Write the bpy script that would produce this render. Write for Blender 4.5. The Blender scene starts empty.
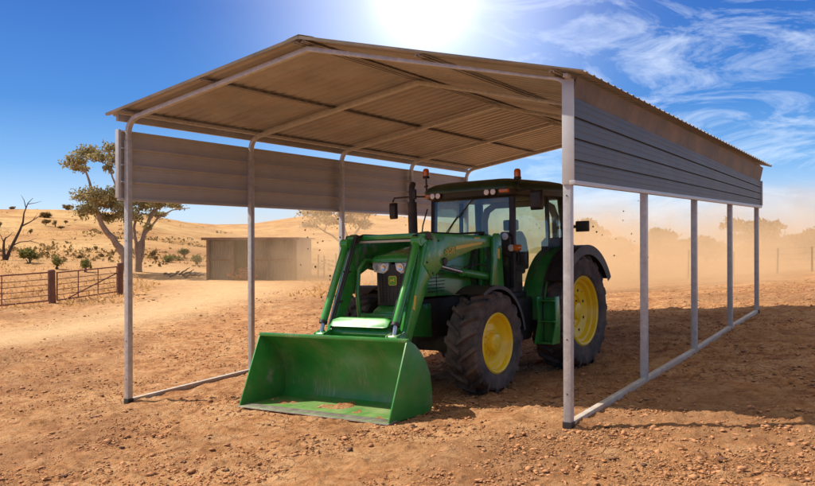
import bpy, bmesh, math, random
import numpy as np
from mathutils import Vector, Matrix, noise
random.seed(7); rng = np.random.default_rng(7)
PI = math.pi
scene = bpy.context.scene
COL = scene.collection

# ------------------------------------------------------------------ camera
CAM = np.array([9.8941, -7.9487, 1.866]); YAW, PITCH, ROLL, F = 0.5704, 0.0011, -0.0021, 832.15
def cam_axes():
    f = np.array([-math.sin(YAW)*math.cos(PITCH), math.cos(YAW)*math.cos(PITCH), math.sin(PITCH)])
    r = np.array([math.cos(YAW), math.sin(YAW), 0.0]); u = np.cross(r, f)
    return math.cos(ROLL)*r+math.sin(ROLL)*u, -math.sin(ROLL)*r+math.cos(ROLL)*u, f
RT, UP, FW = cam_axes()
cd = bpy.data.cameras.new('camera'); cam = bpy.data.objects.new('camera', cd); COL.objects.link(cam)
cam.matrix_world = Matrix(((RT[0], UP[0], -FW[0], CAM[0]), (RT[1], UP[1], -FW[1], CAM[1]), (RT[2], UP[2], -FW[2], CAM[2]), (0, 0, 0, 1)))
cd.sensor_width = 36; cd.lens = F*36/815; cd.clip_end = 3000; cd.clip_start = 0.05
scene.camera = cam
def ray(px, py):
    d = FW+RT*(px-407.5)/F-UP*(py-243)/F
    return d/np.linalg.norm(d)
def at(px, py, dist):            # point seen in that direction at a horizontal distance
    d = ray(px, py); return CAM+d*dist/math.hypot(d[0], d[1])

# ------------------------------------------------------------------ node helpers
def new_mat(name):
    m = bpy.data.materials.new(name); m.use_nodes = True
    nt = m.node_tree; nt.nodes.clear()
    out = nt.nodes.new('ShaderNodeOutputMaterial')
    return m, nt, out
def N(nt, t, **kw):
    n = nt.nodes.new(t)
    for k, v in kw.items():
        if k.startswith('i_'):
            key = k[2:]; key = int(key) if key.isdigit() else key.replace('_', ' ')
            n.inputs[key].default_value = v
        else: setattr(n, k, v)
    return n
def L(nt, a, b): nt.links.new(a, b)
def ramp(nt, stops, interp='LINEAR'):
    n = nt.nodes.new('ShaderNodeValToRGB'); cr = n.color_ramp; cr.interpolation = interp
    while len(cr.elements) < len(stops): cr.elements.new(0.5)
    for e, (p, c) in zip(cr.elements, stops):
        e.position = p; e.color = (c[0], c[1], c[2], 1) if not isinstance(c, (int, float)) else (c, c, c, 1)
    return n
def surface(name, col, rough=0.5, metal=0.0, var=0.25, scale=6, bump=0.0, bscale=40, dust=0.0, dustcol=(.42, .27, .15), coat=0.0, spec=0.5, vari_rough=0.12, scratch=None):
    """painted, metal or mineral surface with uneven tone, uneven gloss and blotches of dust"""
    m, nt, out = new_mat(name)
    b = N(nt, 'ShaderNodeBsdfPrincipled'); L(nt, b.outputs[0], out.inputs[0])
    tc = N(nt, 'ShaderNodeTexCoord')
    n1 = N(nt, 'ShaderNodeTexNoise', i_Scale=scale, i_Detail=6, i_Roughness=.62); L(nt, tc.outputs['Object'], n1.inputs['Vector'])
    dk = tuple(c*(1-var) for c in col); lt = tuple(min(1, c*(1+var)) for c in col)
    r1 = ramp(nt, [(.3, dk), (.7, lt)]); L(nt, n1.outputs['Fac'], r1.inputs[0])
    colour = r1.outputs[0]
    if dust > 0:
        n2 = N(nt, 'ShaderNodeTexNoise', i_Scale=scale*.55+1.3, i_Detail=9, i_Roughness=.7); L(nt, tc.outputs['Object'], n2.inputs['Vector'])
        r2 = ramp(nt, [(.42, 0), (.72, dust)]); L(nt, n2.outputs['Fac'], r2.inputs[0])
        mx = N(nt, 'ShaderNodeMix', data_type='RGBA'); L(nt, r2.outputs[0], mx.inputs[0]); L(nt, colour, mx.inputs[6]); mx.inputs[7].default_value = (*dustcol, 1)
        colour = mx.outputs[2]
    if scratch:                       # bare steel scrapes running along the drag direction, denser in worn patches
        mp = N(nt, 'ShaderNodeMapping'); mp.inputs['Scale'].default_value = scratch; L(nt, tc.outputs['Object'], mp.inputs[0])
        ns = N(nt, 'ShaderNodeTexNoise', i_Scale=1., i_Detail=6, i_Roughness=.75); L(nt, mp.outputs[0], ns.inputs['Vector'])
        nw = N(nt, 'ShaderNodeTexNoise', i_Scale=2.6, i_Detail=4); L(nt, tc.outputs['Object'], nw.inputs['Vector'])
        ad = N(nt, 'ShaderNodeMath', operation='MULTIPLY_ADD'); L(nt, nw.outputs['Fac'], ad.inputs[0]); ad.inputs[1].default_value = .55; L(nt, ns.outputs['Fac'], ad.inputs[2])
        rs = ramp(nt, [(.87, 0), (.97, .7)]); L(nt, ad.outputs[0], rs.inputs[0])
        mx = N(nt, 'ShaderNodeMix', data_type='RGBA'); L(nt, rs.outputs[0], mx.inputs[0]); L(nt, colour, mx.inputs[6]); mx.inputs[7].default_value = (.40, .36, .30, 1); colour = mx.outputs[2]
        ml = N(nt, 'ShaderNodeMath', operation='MULTIPLY'); L(nt, rs.outputs[0], ml.inputs[0]); ml.inputs[1].default_value = .5; L(nt, ml.outputs[0], b.inputs['Metallic'])
    L(nt, colour, b.inputs['Base Color'])
    mr = N(nt, 'ShaderNodeMapRange'); mr.inputs[3].default_value = max(.03, rough-vari_rough); mr.inputs[4].default_value = min(1, rough+vari_rough)
    L(nt, n1.outputs['Fac'], mr.inputs[0]); L(nt, mr.outputs[0], b.inputs['Roughness'])
    b.inputs['Metallic'].default_value = metal
    b.inputs['Specular IOR Level'].default_value = spec
    b.inputs['Coat Weight'].default_value = coat; b.inputs['Coat Roughness'].default_value = .12
    if bump > 0:
        n3 = N(nt, 'ShaderNodeTexNoise', i_Scale=bscale, i_Detail=5); L(nt, tc.outputs['Object'], n3.inputs['Vector'])
        bp = N(nt, 'ShaderNodeBump', i_Strength=bump, i_Distance=.01); L(nt, n3.outputs['Fac'], bp.inputs['Height']); L(nt, bp.outputs[0], b.inputs['Normal'])
    return m
def leafmat(name, col, var=.45):
    m, nt, out = new_mat(name)
    geo = N(nt, 'ShaderNodeNewGeometry')
    dk = tuple(c*(1-var) for c in col); lt = tuple(c*(1+var) for c in col)
    r = ramp(nt, [(0, dk), (1, lt)]); L(nt, geo.outputs['Random Per Island'], r.inputs[0])
    d = N(nt, 'ShaderNodeBsdfDiffuse'); t = N(nt, 'ShaderNodeBsdfTranslucent'); ms = N(nt, 'ShaderNodeMixShader'); ms.inputs[0].default_value = .35
    L(nt, r.outputs[0], d.inputs[0]); L(nt, r.outputs[0], t.inputs[0]); L(nt, d.outputs[0], ms.inputs[1]); L(nt, t.outputs[0], ms.inputs[2]); L(nt, ms.outputs[0], out.inputs[0])
    return m

M = {}
M['galv'] = surface('galvanised_steel', (.50, .50, .495), .45, .25, .2, 14, .08, 90, .25, (.45, .33, .22))
M['taupe_sheet'] = surface('taupe_sheet_steel', (.34, .33, .335), .5, .1, .24, 1.6, .05, 30, .35, (.40, .26, .15))
M['taupe_panel'] = surface('taupe_panel_steel', (.47, .455, .45), .5, .1, .08, 2.2, .05, 30, .2, (.42, .30, .2))
M['rust_board'] = surface('dusty_brown_eave_board', (.105, .083, .064), .6, .1, .45, 1.2, .05, 30, .4, (.42, .25, .12))
M['galv_dusty'] = surface('dusty_galvanised_rail', (.50, .45, .40), .6, .15, .2, 6, .1, 60, .75, (.45, .27, .14))
M['grey_sheet'] = surface('grey_sheet_steel', (.072, .079, .086), .5, .05, .2, 2.5, .05, 30, .12, (.34, .24, .16))
M['trim'] = surface('pale_grey_trim', (.50, .50, .50), .45, .3, .08, 5, 0, 30, .15)
M['green'] = surface('green_paint', (.020, .23, .032), .26, 0, .16, 3.5, .02, 60, .26, (.30, .23, .12), coat=.4)
M['green_loader'] = surface('green_loader_paint', (.030, .28, .034), .27, 0, .16, 3, .02, 60, .22, (.28, .24, .10), coat=.4, scratch=(9, 9, 6))
M['bucket'] = surface('worn_green_bucket_paint', (.030, .22, .034), .38, 0, .2, 2.4, .04, 50, .36, (.30, .25, .11), coat=.1, scratch=(3, 55, 3))
M['bucket_floor'] = surface('sunlit_scuffed_floor_paint', (.10, .26, .05), .4, 0, .22, 3, .05, 40, .6, (.46, .40, .22), scratch=(2, 45, 2))  # scuffed paint, lightened so that sunlight on the floor is in the colour
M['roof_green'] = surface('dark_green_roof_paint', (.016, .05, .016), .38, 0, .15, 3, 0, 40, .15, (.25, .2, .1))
M['yellow'] = surface('yellow_paint', (.95, .60, .010), .34, 0, .08, 5, .02, 40, .14, (.52, .32, .10), coat=.2)
M['decal'] = surface('yellow_decal', (.78, .55, .05), .4, 0, .05, 4)
M['worn_steel'] = surface('worn_bare_steel', (.42, .38, .33), .42, .7, .3, 9, .1, 60, .4, (.35, .22, .12))
M['tan_decal'] = surface('tan_sticker', (.62, .50, .22), .5, 0, .15, 20)
M['black'] = surface('black_plastic', (.018, .017, .016), .48, 0, .25, 6, .05, 80, .18, (.20, .13, .08))
M['dark'] = surface('dark_running_gear', (.035, .030, .026), .55, .1, .3, 5, .1, 40, .4, (.20, .13, .08))
M['rubber'] = surface('dusty_rubber', (.052, .040, .033), .75, 0, .3, 5, .15, 60, .75, (.24, .155, .10))
M['chrome'] = surface('chromed_rod', (.62, .60, .56), .28, .9, .1, 5)
M['pale_steel'] = surface('pale_steel_bar', (.55, .48, .36), .5, .2, .1, 8)
M['grey_plastic'] = surface('grey_cab_lining', (.27, .27, .28), .6, 0, .1, 4)
M['seat'] = surface('dark_grey_seat_cloth', (.11, .11, .12), .85, 0, .2, 10, .1, 120)
M['rust'] = surface('rusty_red_steel', (.16, .055, .038), .75, .1, .35, 4, .2, 30)
M['rustwood'] = surface('weathered_red_brown_timber', (.15, .068, .045), .9, 0, .4, 5, .4, 25)
M['shed'] = surface('weathered_shed_iron', (.20, .175, .15), .65, .15, .25, .9, .1, 20, .5, (.34, .22, .13))
M['shedpale'] = surface('pale_shed_iron', (.46, .41, .35), .6, .15, .2, .9, .1, 20, .35, (.40, .27, .16))
M['rubble'] = surface('rusty_rubble', (.38, .13, .07), .9, 0, .4, 3, .3, 20)
M['bark'] = surface('gum_bark', (.34, .25, .18), .85, 0, .35, 2.5, .4, 12)
M['deadwood'] = surface('dead_dark_wood', (.075, .045, .032), .9, 0, .3, 4, .4, 15)
M['postwood'] = surface('grey_post_timber', (.16, .115, .08), .9, 0, .3, 5, .3, 20)
M['clod'] = surface('dry_earth_clod', (.44, .205, .09), .95, 0, .4, 9, .3, 40)
M['crumb'] = surface('crusty_earth_crumb', (.42, .195, .08), .95, 0, .5, 3, .3, 40)
M['darkclod'] = surface('dark_earth_clod', (.13, .055, .028), .95, 0, .4, 9, .3, 40)
M['leaf_gum'] = leafmat('olive_gum_leaves', (.34, .285, .14))
M['leaf_gum_pale'] = leafmat('dusty_gum_leaves', (.46, .33, .16), .35)
M['leaf_far'] = leafmat('far_tree_leaves', (.17, .12, .055), .4)
M['leaf_shrub'] = leafmat('grey_green_shrub_leaves', (.19, .185, .06))
M['leaf_shrub_dull'] = leafmat('brown_green_shrub_leaves', (.22, .145, .06))
M['drygrass'] = leafmat('straw_grass', (.60, .37, .15), .25)
def lens_mat(name, col, rough=.15, trans=.3):
    m, nt, out = new_mat(name)
    b = N(nt, 'ShaderNodeBsdfPrincipled'); b.inputs['Base Color'].default_value = (*col, 1); b.inputs['Roughness'].default_value = rough
    b.inputs['Transmission Weight'].default_value = trans; b.inputs['Coat Weight'].default_value = .6
    v = N(nt, 'ShaderNodeTexVoronoi', i_Scale=60); tc = N(nt, 'ShaderNodeTexCoord'); L(nt, tc.outputs['Object'], v.inputs['Vector'])
    bp = N(nt, 'ShaderNodeBump', i_Strength=.25, i_Distance=.004); L(nt, v.outputs['Distance'], bp.inputs['Height']); L(nt, bp.outputs[0], b.inputs['Normal'])
    L(nt, b.outputs[0], out.inputs[0]); return m
M['amber'] = lens_mat('amber_lens', (.85, .20, .015))
M['clear_lens'] = lens_mat('clear_lens', (.62, .62, .60), .10, 0)
M['warm_lens'] = lens_mat('pale_peach_lens', (.95, .86, .78), .15, 0)
def glass_mat(name, tint, refl):
    m, nt, out = new_mat(name)
    t = N(nt, 'ShaderNodeBsdfTransparent'); t.inputs[0].default_value = (*tint, 1)
    g = N(nt, 'ShaderNodeBsdfGlossy'); g.inputs['Roughness'].default_value = .03; g.inputs[0].default_value = (.9, .95, .95, 1)
    lw = N(nt, 'ShaderNodeLayerWeight', i_Blend=.5); pw = N(nt, 'ShaderNodeMath', operation='POWER'); pw.inputs[1].default_value = 4.5; L(nt, lw.outputs['Facing'], pw.inputs[0]); ad = N(nt, 'ShaderNodeMath', operation='MULTIPLY_ADD', use_clamp=True); ad.inputs[1].default_value = .6; ad.inputs[2].default_value = .022+refl; L(nt, pw.outputs[0], ad.inputs[0])
    ms = N(nt, 'ShaderNodeMixShader'); L(nt, ad.outputs[0], ms.inputs[0]); L(nt, t.outputs[0], ms.inputs[1]); L(nt, g.outputs[0], ms.inputs[2])
    df = N(nt, 'ShaderNodeBsdfDiffuse'); df.inputs[0].default_value = (.55, .50, .38, 1)      # film of dust on the pane
    tc = N(nt, 'ShaderNodeTexCoord'); nz = N(nt, 'ShaderNodeTexNoise', i_Scale=3.5, i_Detail=6); L(nt, tc.outputs['Object'], nz.inputs['Vector'])
    rr = ramp(nt, [(.35, .01), (.8, .10)]); L(nt, nz.outputs['Fac'], rr.inputs[0])
    m2 = N(nt, 'ShaderNodeMixShader'); L(nt, rr.outputs[0], m2.inputs[0]); L(nt, ms.outputs[0], m2.inputs[1]); L(nt, df.outputs[0], m2.inputs[2])
    L(nt, m2.outputs[0], out.inputs[0]); return m
M['glass'] = glass_mat('cab_glass', (.84, .91, .85), .035)
M['mirror'] = surface('mirror_glass', (.8, .8, .8), .03, 1, .02, 3)

# ------------------------------------------------------------------ mesh builder
class MB:
    def __init__(s): s.bm = bmesh.new()
    def faces(s, vs, fs):
        bv = [s.bm.verts.new(v) for v in vs]
        for f in fs:
            try: s.bm.faces.new([bv[i] for i in f])
            except ValueError: pass
        return bv
    def box(s, c, d, rot=None):
        c = Vector(c); vs = []
        for x in (-.5, .5):
            for y in (-.5, .5):
                for z in (-.5, .5):
                    v = Vector((x*d[0], y*d[1], z*d[2]))
                    if rot is not None: v = rot @ v
                    vs.append(c+v)
        s.faces(vs, [(0, 1, 3, 2), (4, 6, 7, 5), (0, 4, 5, 1), (2, 3, 7, 6), (0, 2, 6, 4), (1, 5, 7, 3)]); return s
    def bar(s, a, b, w, h, up=(0, 0, 1)):
        a, b = Vector(a), Vector(b); d = (b-a); ln = d.length; d.normalize()
        sd = d.cross(Vector(up))
        if sd.length < 1e-4: sd = d.cross(Vector((1, 0, 0)))
        sd.normalize(); u = sd.cross(d)
        return s.box((a+b)/2, (ln, w, h), Matrix((d, sd, u)).transposed())
    def tube(s, pts, r, seg=12, cap=True):
        pts = [Vector(p) for p in pts]; rs = r if isinstance(r, (list, tuple)) else [r]*len(pts)
        rings = []; prev = None
        for i, p in enumerate(pts):
            t = (pts[min(i+1, len(pts)-1)]-pts[max(i-1, 0)]).normalized()
            if prev is None:
                a = t.cross(Vector((0, 0, 1)))
                if a.length < 1e-3: a = t.cross(Vector((0, 1, 0)))
            else: a = prev-t*prev.dot(t)
            a.normalize(); prev = a; b = t.cross(a)
            rings.append([s.bm.verts.new(p+(a*math.cos(2*PI*k/seg)+b*math.sin(2*PI*k/seg))*rs[i]) for k in range(seg)])
        for i in range(len(rings)-1):
            for k in range(seg):
                s.bm.faces.new((rings[i][k], rings[i][(k+1) % seg], rings[i+1][(k+1) % seg], rings[i+1][k]))
        if cap:
            s.bm.faces.new(rings[0][::-1]); s.bm.faces.new(rings[-1])
        return s
    def sqtube(s, pts, w, side, h=None):     # square section swept along a planar path; side = normal of its plane
        pts = [Vector(p) for p in pts]; side = Vector(side).normalized(); h = h or w; rings = []
        for i, p in enumerate(pts):
            t1 = (pts[i]-pts[max(i-1, 0)]); t2 = (pts[min(i+1, len(pts)-1)]-pts[i])
            t1 = t1.normalized() if t1.length > 0 else t2.normalized(); t2 = t2.normalized() if t2.length > 0 else t1
            t = (t1+t2).normalized(); n = side.cross(t); k = 1/max(.5, t.dot(t2))
            rings.append([s.bm.verts.new(p+side*sx*w/2+n*sy*h/2*k) for sx, sy in ((-1, -1), (1, -1), (1, 1), (-1, 1))])
        for i in range(len(rings)-1):
            for k in range(4): s.bm.faces.new((rings[i][k], rings[i][(k+1) % 4], rings[i+1][(k+1) % 4], rings[i+1][k]))
        s.bm.faces.new(rings[0][::-1]); s.bm.faces.new(rings[-1]); return s
    def prism(s, poly, axis, lo, hi):        # polygon extruded along an axis
        def P(u, v, w): return ((w, u, v), (u, w, v), (u, v, w))[axis]
        n = len(poly)
        s.faces([P(u, v, lo) for u, v in poly]+[P(u, v, hi) for u, v in poly],
                [tuple(range(n))[::-1], tuple(range(n, 2*n))]+[(i, (i+1) % n, n+(i+1) % n, n+i) for i in range(n)]); return s
    def lathe(s, prof, c, axis='y', seg=48, closed=False):   # prof: (radius, along)
        c = Vector(c); rings = []
        for r, a in prof:
            ring = []
            for k in range(seg):
                t = 2*PI*k/seg; u, v = r*math.cos(t), r*math.sin(t)
                ring.append(s.bm.verts.new(c+Vector({'y': (u, a, v), 'z': (u, v, a), 'x': (a, u, v)}[axis])))
            rings.append(ring)
        m = len(rings)
        for i in range(m if closed else m-1):
            A, B = rings[i], rings[(i+1) % m]
            for k in range(seg): s.bm.faces.new((A[k], A[(k+1) % seg], B[(k+1) % seg], B[k]))
        if not closed:
            if prof[0][0] > 1e-6: s.bm.faces.new(rings[0][::-1])
            if prof[-1][0] > 1e-6: s.bm.faces.new(rings[-1])
        return s
    def loft(s, secs, cap=True):             # list of equal-length rings
        rings = [[s.bm.verts.new(p) for p in r] for r in secs]
        for A, B in zip(rings, rings[1:]):
            n = len(A)
            for k in range(n): s.bm.faces.new((A[k], A[(k+1) % n], B[(k+1) % n], B[k]))
        if cap: s.bm.faces.new(rings[0][::-1]); s.bm.faces.new(rings[-1])
        return s
    def build(s, name, mat, parent=None, bevel=0.0, smooth=True, angle=38, seg=2):
        bm = s.bm; bmesh.ops.remove_doubles(bm, verts=bm.verts, dist=1e-5)
        bmesh.ops.recalc_face_normals(bm, faces=bm.faces)
        if bevel > 0:
            es = [e for e in bm.edges if len(e.link_faces) == 2 and e.calc_face_angle(0) > math.radians(40)]
            bmesh.ops.bevel(bm, geom=es, offset=bevel, segments=seg, profile=.6, affect='EDGES', clamp_overlap=True)
        if smooth:
            for f in bm.faces: f.smooth = True
            for e in bm.edges: e.smooth = not (len(e.link_faces) == 2 and e.calc_face_angle(0) > math.radians(angle))
        me = bpy.data.meshes.new(name); bm.to_mesh(me); bm.free()
        return link(name, me, mat, parent)
def link(name, me, mat, parent=None):
    o = bpy.data.objects.new(name, me); COL.objects.link(o)
    if mat is not None and not me.materials: me.materials.append(M[mat] if isinstance(mat, str) else mat)
    if parent is not None: o.parent = parent
    return o
def tag(o, label=None, cat=None, group=None, kind=None):
    if label: o['label'] = label
    if cat: o['category'] = cat
    if group: o['group'] = group
    if kind: o['kind'] = kind
    return o
def empty(name, loc=(0, 0, 0), parent=None):
    o = bpy.data.objects.new(name, None); COL.objects.link(o); o.location = Vector(loc); o.empty_display_size = .2
    if parent is not None: o.parent = parent
    return o
def dup(o):
    c_ = o.copy(); COL.objects.link(c_); c_.parent = o.parent; return c_
def fast_mesh(name, V, Fq):
    """V (n,3); Fq list/array of equal-size faces"""
    me = bpy.data.meshes.new(name); V = np.asarray(V, np.float32); Fq = np.asarray(Fq, np.int32); k = Fq.shape[1]
    me.vertices.add(len(V)); me.vertices.foreach_set('co', V.ravel())
    me.loops.add(Fq.size); me.loops.foreach_set('vertex_index', Fq.ravel())
    me.polygons.add(len(Fq)); me.polygons.foreach_set('loop_start', np.arange(0, Fq.size, k, dtype=np.int32))
    me.update(calc_edges=True); me.validate(); return me

# ------------------------------------------------------------------ terrain
W, D, HE, RIDGE = 6.724, 10.1739, 3.6688, 4.2623
TA, TB = 0.0667, 0.0439
TX, TY, TZ, TH, TROLL, TPIT = 4.05807, 4.49395, -0.101894, -1.627238, 0.027867, -0.01194
c, s = math.cos(TROLL), math.sin(TROLL); R1 = np.array([[1, 0, 0], [0, c, s], [0, -s, c]])
c, s = math.cos(TPIT), math.sin(TPIT); R2 = np.array([[c, 0, s], [0, 1, 0], [-s, 0, c]])
HX = np.array([[math.cos(TH), math.sin(TH), 0], [-math.sin(TH), math.cos(TH), 0], [0, 0, 1]])
TM = R1@R2@HX                                   # row vector convention
def t2w(p): return np.array([TX, TY, TZ])+np.asarray(p, float)@TM
def softclip(v, lo, hi, k=1.5):
    v = np.asarray(v, float)
    return lo+k*np.log1p(np.exp((np.clip(v, -200, 200)-lo)/k))-k*np.log1p(np.exp((np.clip(v, -200, 200)-hi)/k))
def plane(x, y): return TA*(softclip(x, -2.5, W+6)-W)+TB*softclip(y, -9, 14)
KP = [t2w(p) for p in ((2.6, .95, .02), (2.6, -.95, .02), (0, .95, .02), (0, -.95, .02), (1.3, 0, .02), (4.5, -1.2, .0), (4.5, .9, .0), (3.6, -.2, .0))]
KP = np.array(KP); SG = 1.0
G = np.exp(-((KP[:, None, :2]-KP[None, :, :2])**2).sum(-1)/(2*SG*SG))
KW = np.linalg.solve(G+np.eye(len(KP))*.02, KP[:, 2]-plane(KP[:, 0], KP[:, 1]))
R1P, R1Y = [-400, -100, 0, 60, 100, 140, 180, 230, 300, 400, 520], [206, 204, 207.5, 208, 210, 213, 220, 231, 246, 258, 266]
R2P, R2Y = [-400, 100, 180, 215, 250, 300, 345, 400, 470, 560, 700, 1000], [225, 223, 219, 222, 221.5, 214, 211, 214, 224, 240, 245, 246]
def terrain(x, y):
    x = np.asarray(x, float); y = np.asarray(y, float)
    z = plane(x, y)
    for k, w in zip(KP, KW): z = z+w*np.exp(-((x-k[0])**2+(y-k[1])**2)/(2*SG*SG))
    dx, dy = x-CAM[0], y-CAM[1]; d = np.hypot(dx, dy)+1e-6
    fwd = -dx*math.sin(YAW)+dy*math.cos(YAW); rt = dx*math.cos(YAW)+dy*math.sin(YAW)
    px = np.where(fwd > .05*d, 407.5+F*rt/np.maximum(fwd, .05*d), np.where(rt > 0, 5000, -5000)); cs = np.maximum(fwd/d, .3)
    out = z
    for P_, Y_, d0, d1, d2 in ((R1P, R1Y, 44, 150, 240), (R2P, R2Y, 190, 330, 480)):
        yy = np.interp(px, P_, Y_); zc = CAM[2]+d1*(242.3-yy)/F*cs
        up = np.clip((d-d0)/(d1-d0), 0, 1)**1.15; dn = np.clip((d-d1)/(d2-d1), 0, 1); dn = dn*dn*(3-2*dn)
        hz = z*(1-up)+zc*up; hz = hz*(1-dn)+dn*(-3)
        hz = np.where(d > d0, hz, -50); out = np.maximum(out, np.where(d > d2, -50, hz))
        if d0 < 100: z = np.where(d > d1, np.minimum(z, .5), z)
    return out
def tz(x, y): return float(terrain(x, y))
def ground_at(px, py, tmax=420):
    d = ray(px, py); t = 3.0
    while t < tmax:
        p = CAM+d*t
        if p[2] < tz(p[0], p[1]): return p
        t *= 1.006
    return CAM+d*tmax
def seat(px, dist, sink=.0):            # point on the ground in that direction at a distance
    p = at(px, 243, dist); return Vector((p[0], p[1], tz(p[0], p[1])-sink))

def track_mask(x, y):
    dx, dy = x-CAM[0], y-CAM[1]; fwd = -dx*math.sin(YAW)+dy*math.cos(YAW); rt = dx*math.cos(YAW)+dy*math.sin(YAW)
    # centre line of the sandy track (forward, right) and its half width
    f_ = np.array([0, 14, 18, 20, 24, 30, 38, 46, 60]); r_ = np.array([-20, -15, -12, -10, -8.2, -7.0, -7.6, -11, -22]); w_ = np.array([2, 2, 1.9, 1.9, 2.0, 2.5, 3.2, 4, 4])
    return np.exp(-((rt-np.interp(fwd, f_, r_))/np.interp(fwd, f_, w_))**2)*np.clip((62-fwd)/14, 0, 1)

def make_ground():
    az = np.concatenate([np.arange(-180, -40, 4.0), np.arange(-40, 40, .17), np.arange(40, 180, 4.0)])
    rad = [0.4, 1.5, 3.0, 4.0]
    while rad[-1] < 26: rad.append(rad[-1]*1.0042)
    while rad[-1] < 60: rad.append(rad[-1]*1.009)
    while rad[-1] < 1500: rad.append(rad[-1]*1.03)
    rad = np.array(rad); A, R = np.meshgrid(np.radians(az), rad)
    fx, fy = -math.sin(YAW), math.cos(YAW)
    X = CAM[0]+R*(np.cos(A)*fx+np.sin(A)*fy); Y = CAM[1]+R*(np.cos(A)*fy-np.sin(A)*fx)
    Z = terrain(X, Y); tr = track_mask(X, Y)
    x, y, z = X.ravel(), Y.ravel(), Z.ravel().copy(); t = tr.ravel(); r = R.ravel()
    disp = np.zeros(len(x)); nf = noise.fractal; nn = noise.noise; cell = noise.multi_fractal
    for i in range(len(x)):
        if r[i] > 320: continue
        v = Vector((x[i]*.9, y[i]*.9, 0))
        d = nf(v, .9, 2.1, 3)*.030*(1-.5*t[i])
        if r[i] < 34:
            q = nf(Vector((x[i]*3.1, y[i]*3.1, 3)), .8, 2.2, 4)
            q2 = nf(Vector((x[i]*9.5, y[i]*9.5, 8)), .75, 2.1, 3)
            m_ = nn(Vector((x[i]*.45, y[i]*.45, 2)))
            d += (max(q, -.3)*.022+max(0, q-.25)*.05)*(1-.7*t[i])+(max(0, q2-.12)*.034+min(0, q2+.2)*.02)*(1-.75*t[i])*min(1.25, max(.25, .7+1.1*m_))
        if r[i] > 44: d += nn(Vector((x[i]*.06, y[i]*.06, 7)))*.9*min(1, (r[i]-44)/60)+nn(Vector((x[i]*.2, y[i]*.2, 9)))*.25*min(1, (r[i]-44)/40)
        disp[i] = d
    # tyre rut smoothing under the machine
    z += disp
    n, m = len(rad), len(az); idx = np.arange(n*m).reshape(n, m); nx = np.roll(idx, -1, 1)
    Fq = np.stack([idx[:-1], nx[:-1], nx[1:], idx[1:]], -1).reshape(-1, 4)
    me = fast_mesh('ground', np.stack([x, y, z], 1), Fq[:, ::-1])
    me.polygons.foreach_set('use_smooth', np.ones(len(me.polygons), bool))
    a = me.attributes.new('track', 'FLOAT', 'POINT'); a.data.foreach_set('value', t.astype(np.float32))
    hill = np.clip((r-36)/45, 0, 1); a = me.attributes.new('hill', 'FLOAT', 'POINT'); a.data.foreach_set('value', hill.astype(np.float32))
    o = link('ground', me, ground_mat()); tag(o, kind='structure'); return o
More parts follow.
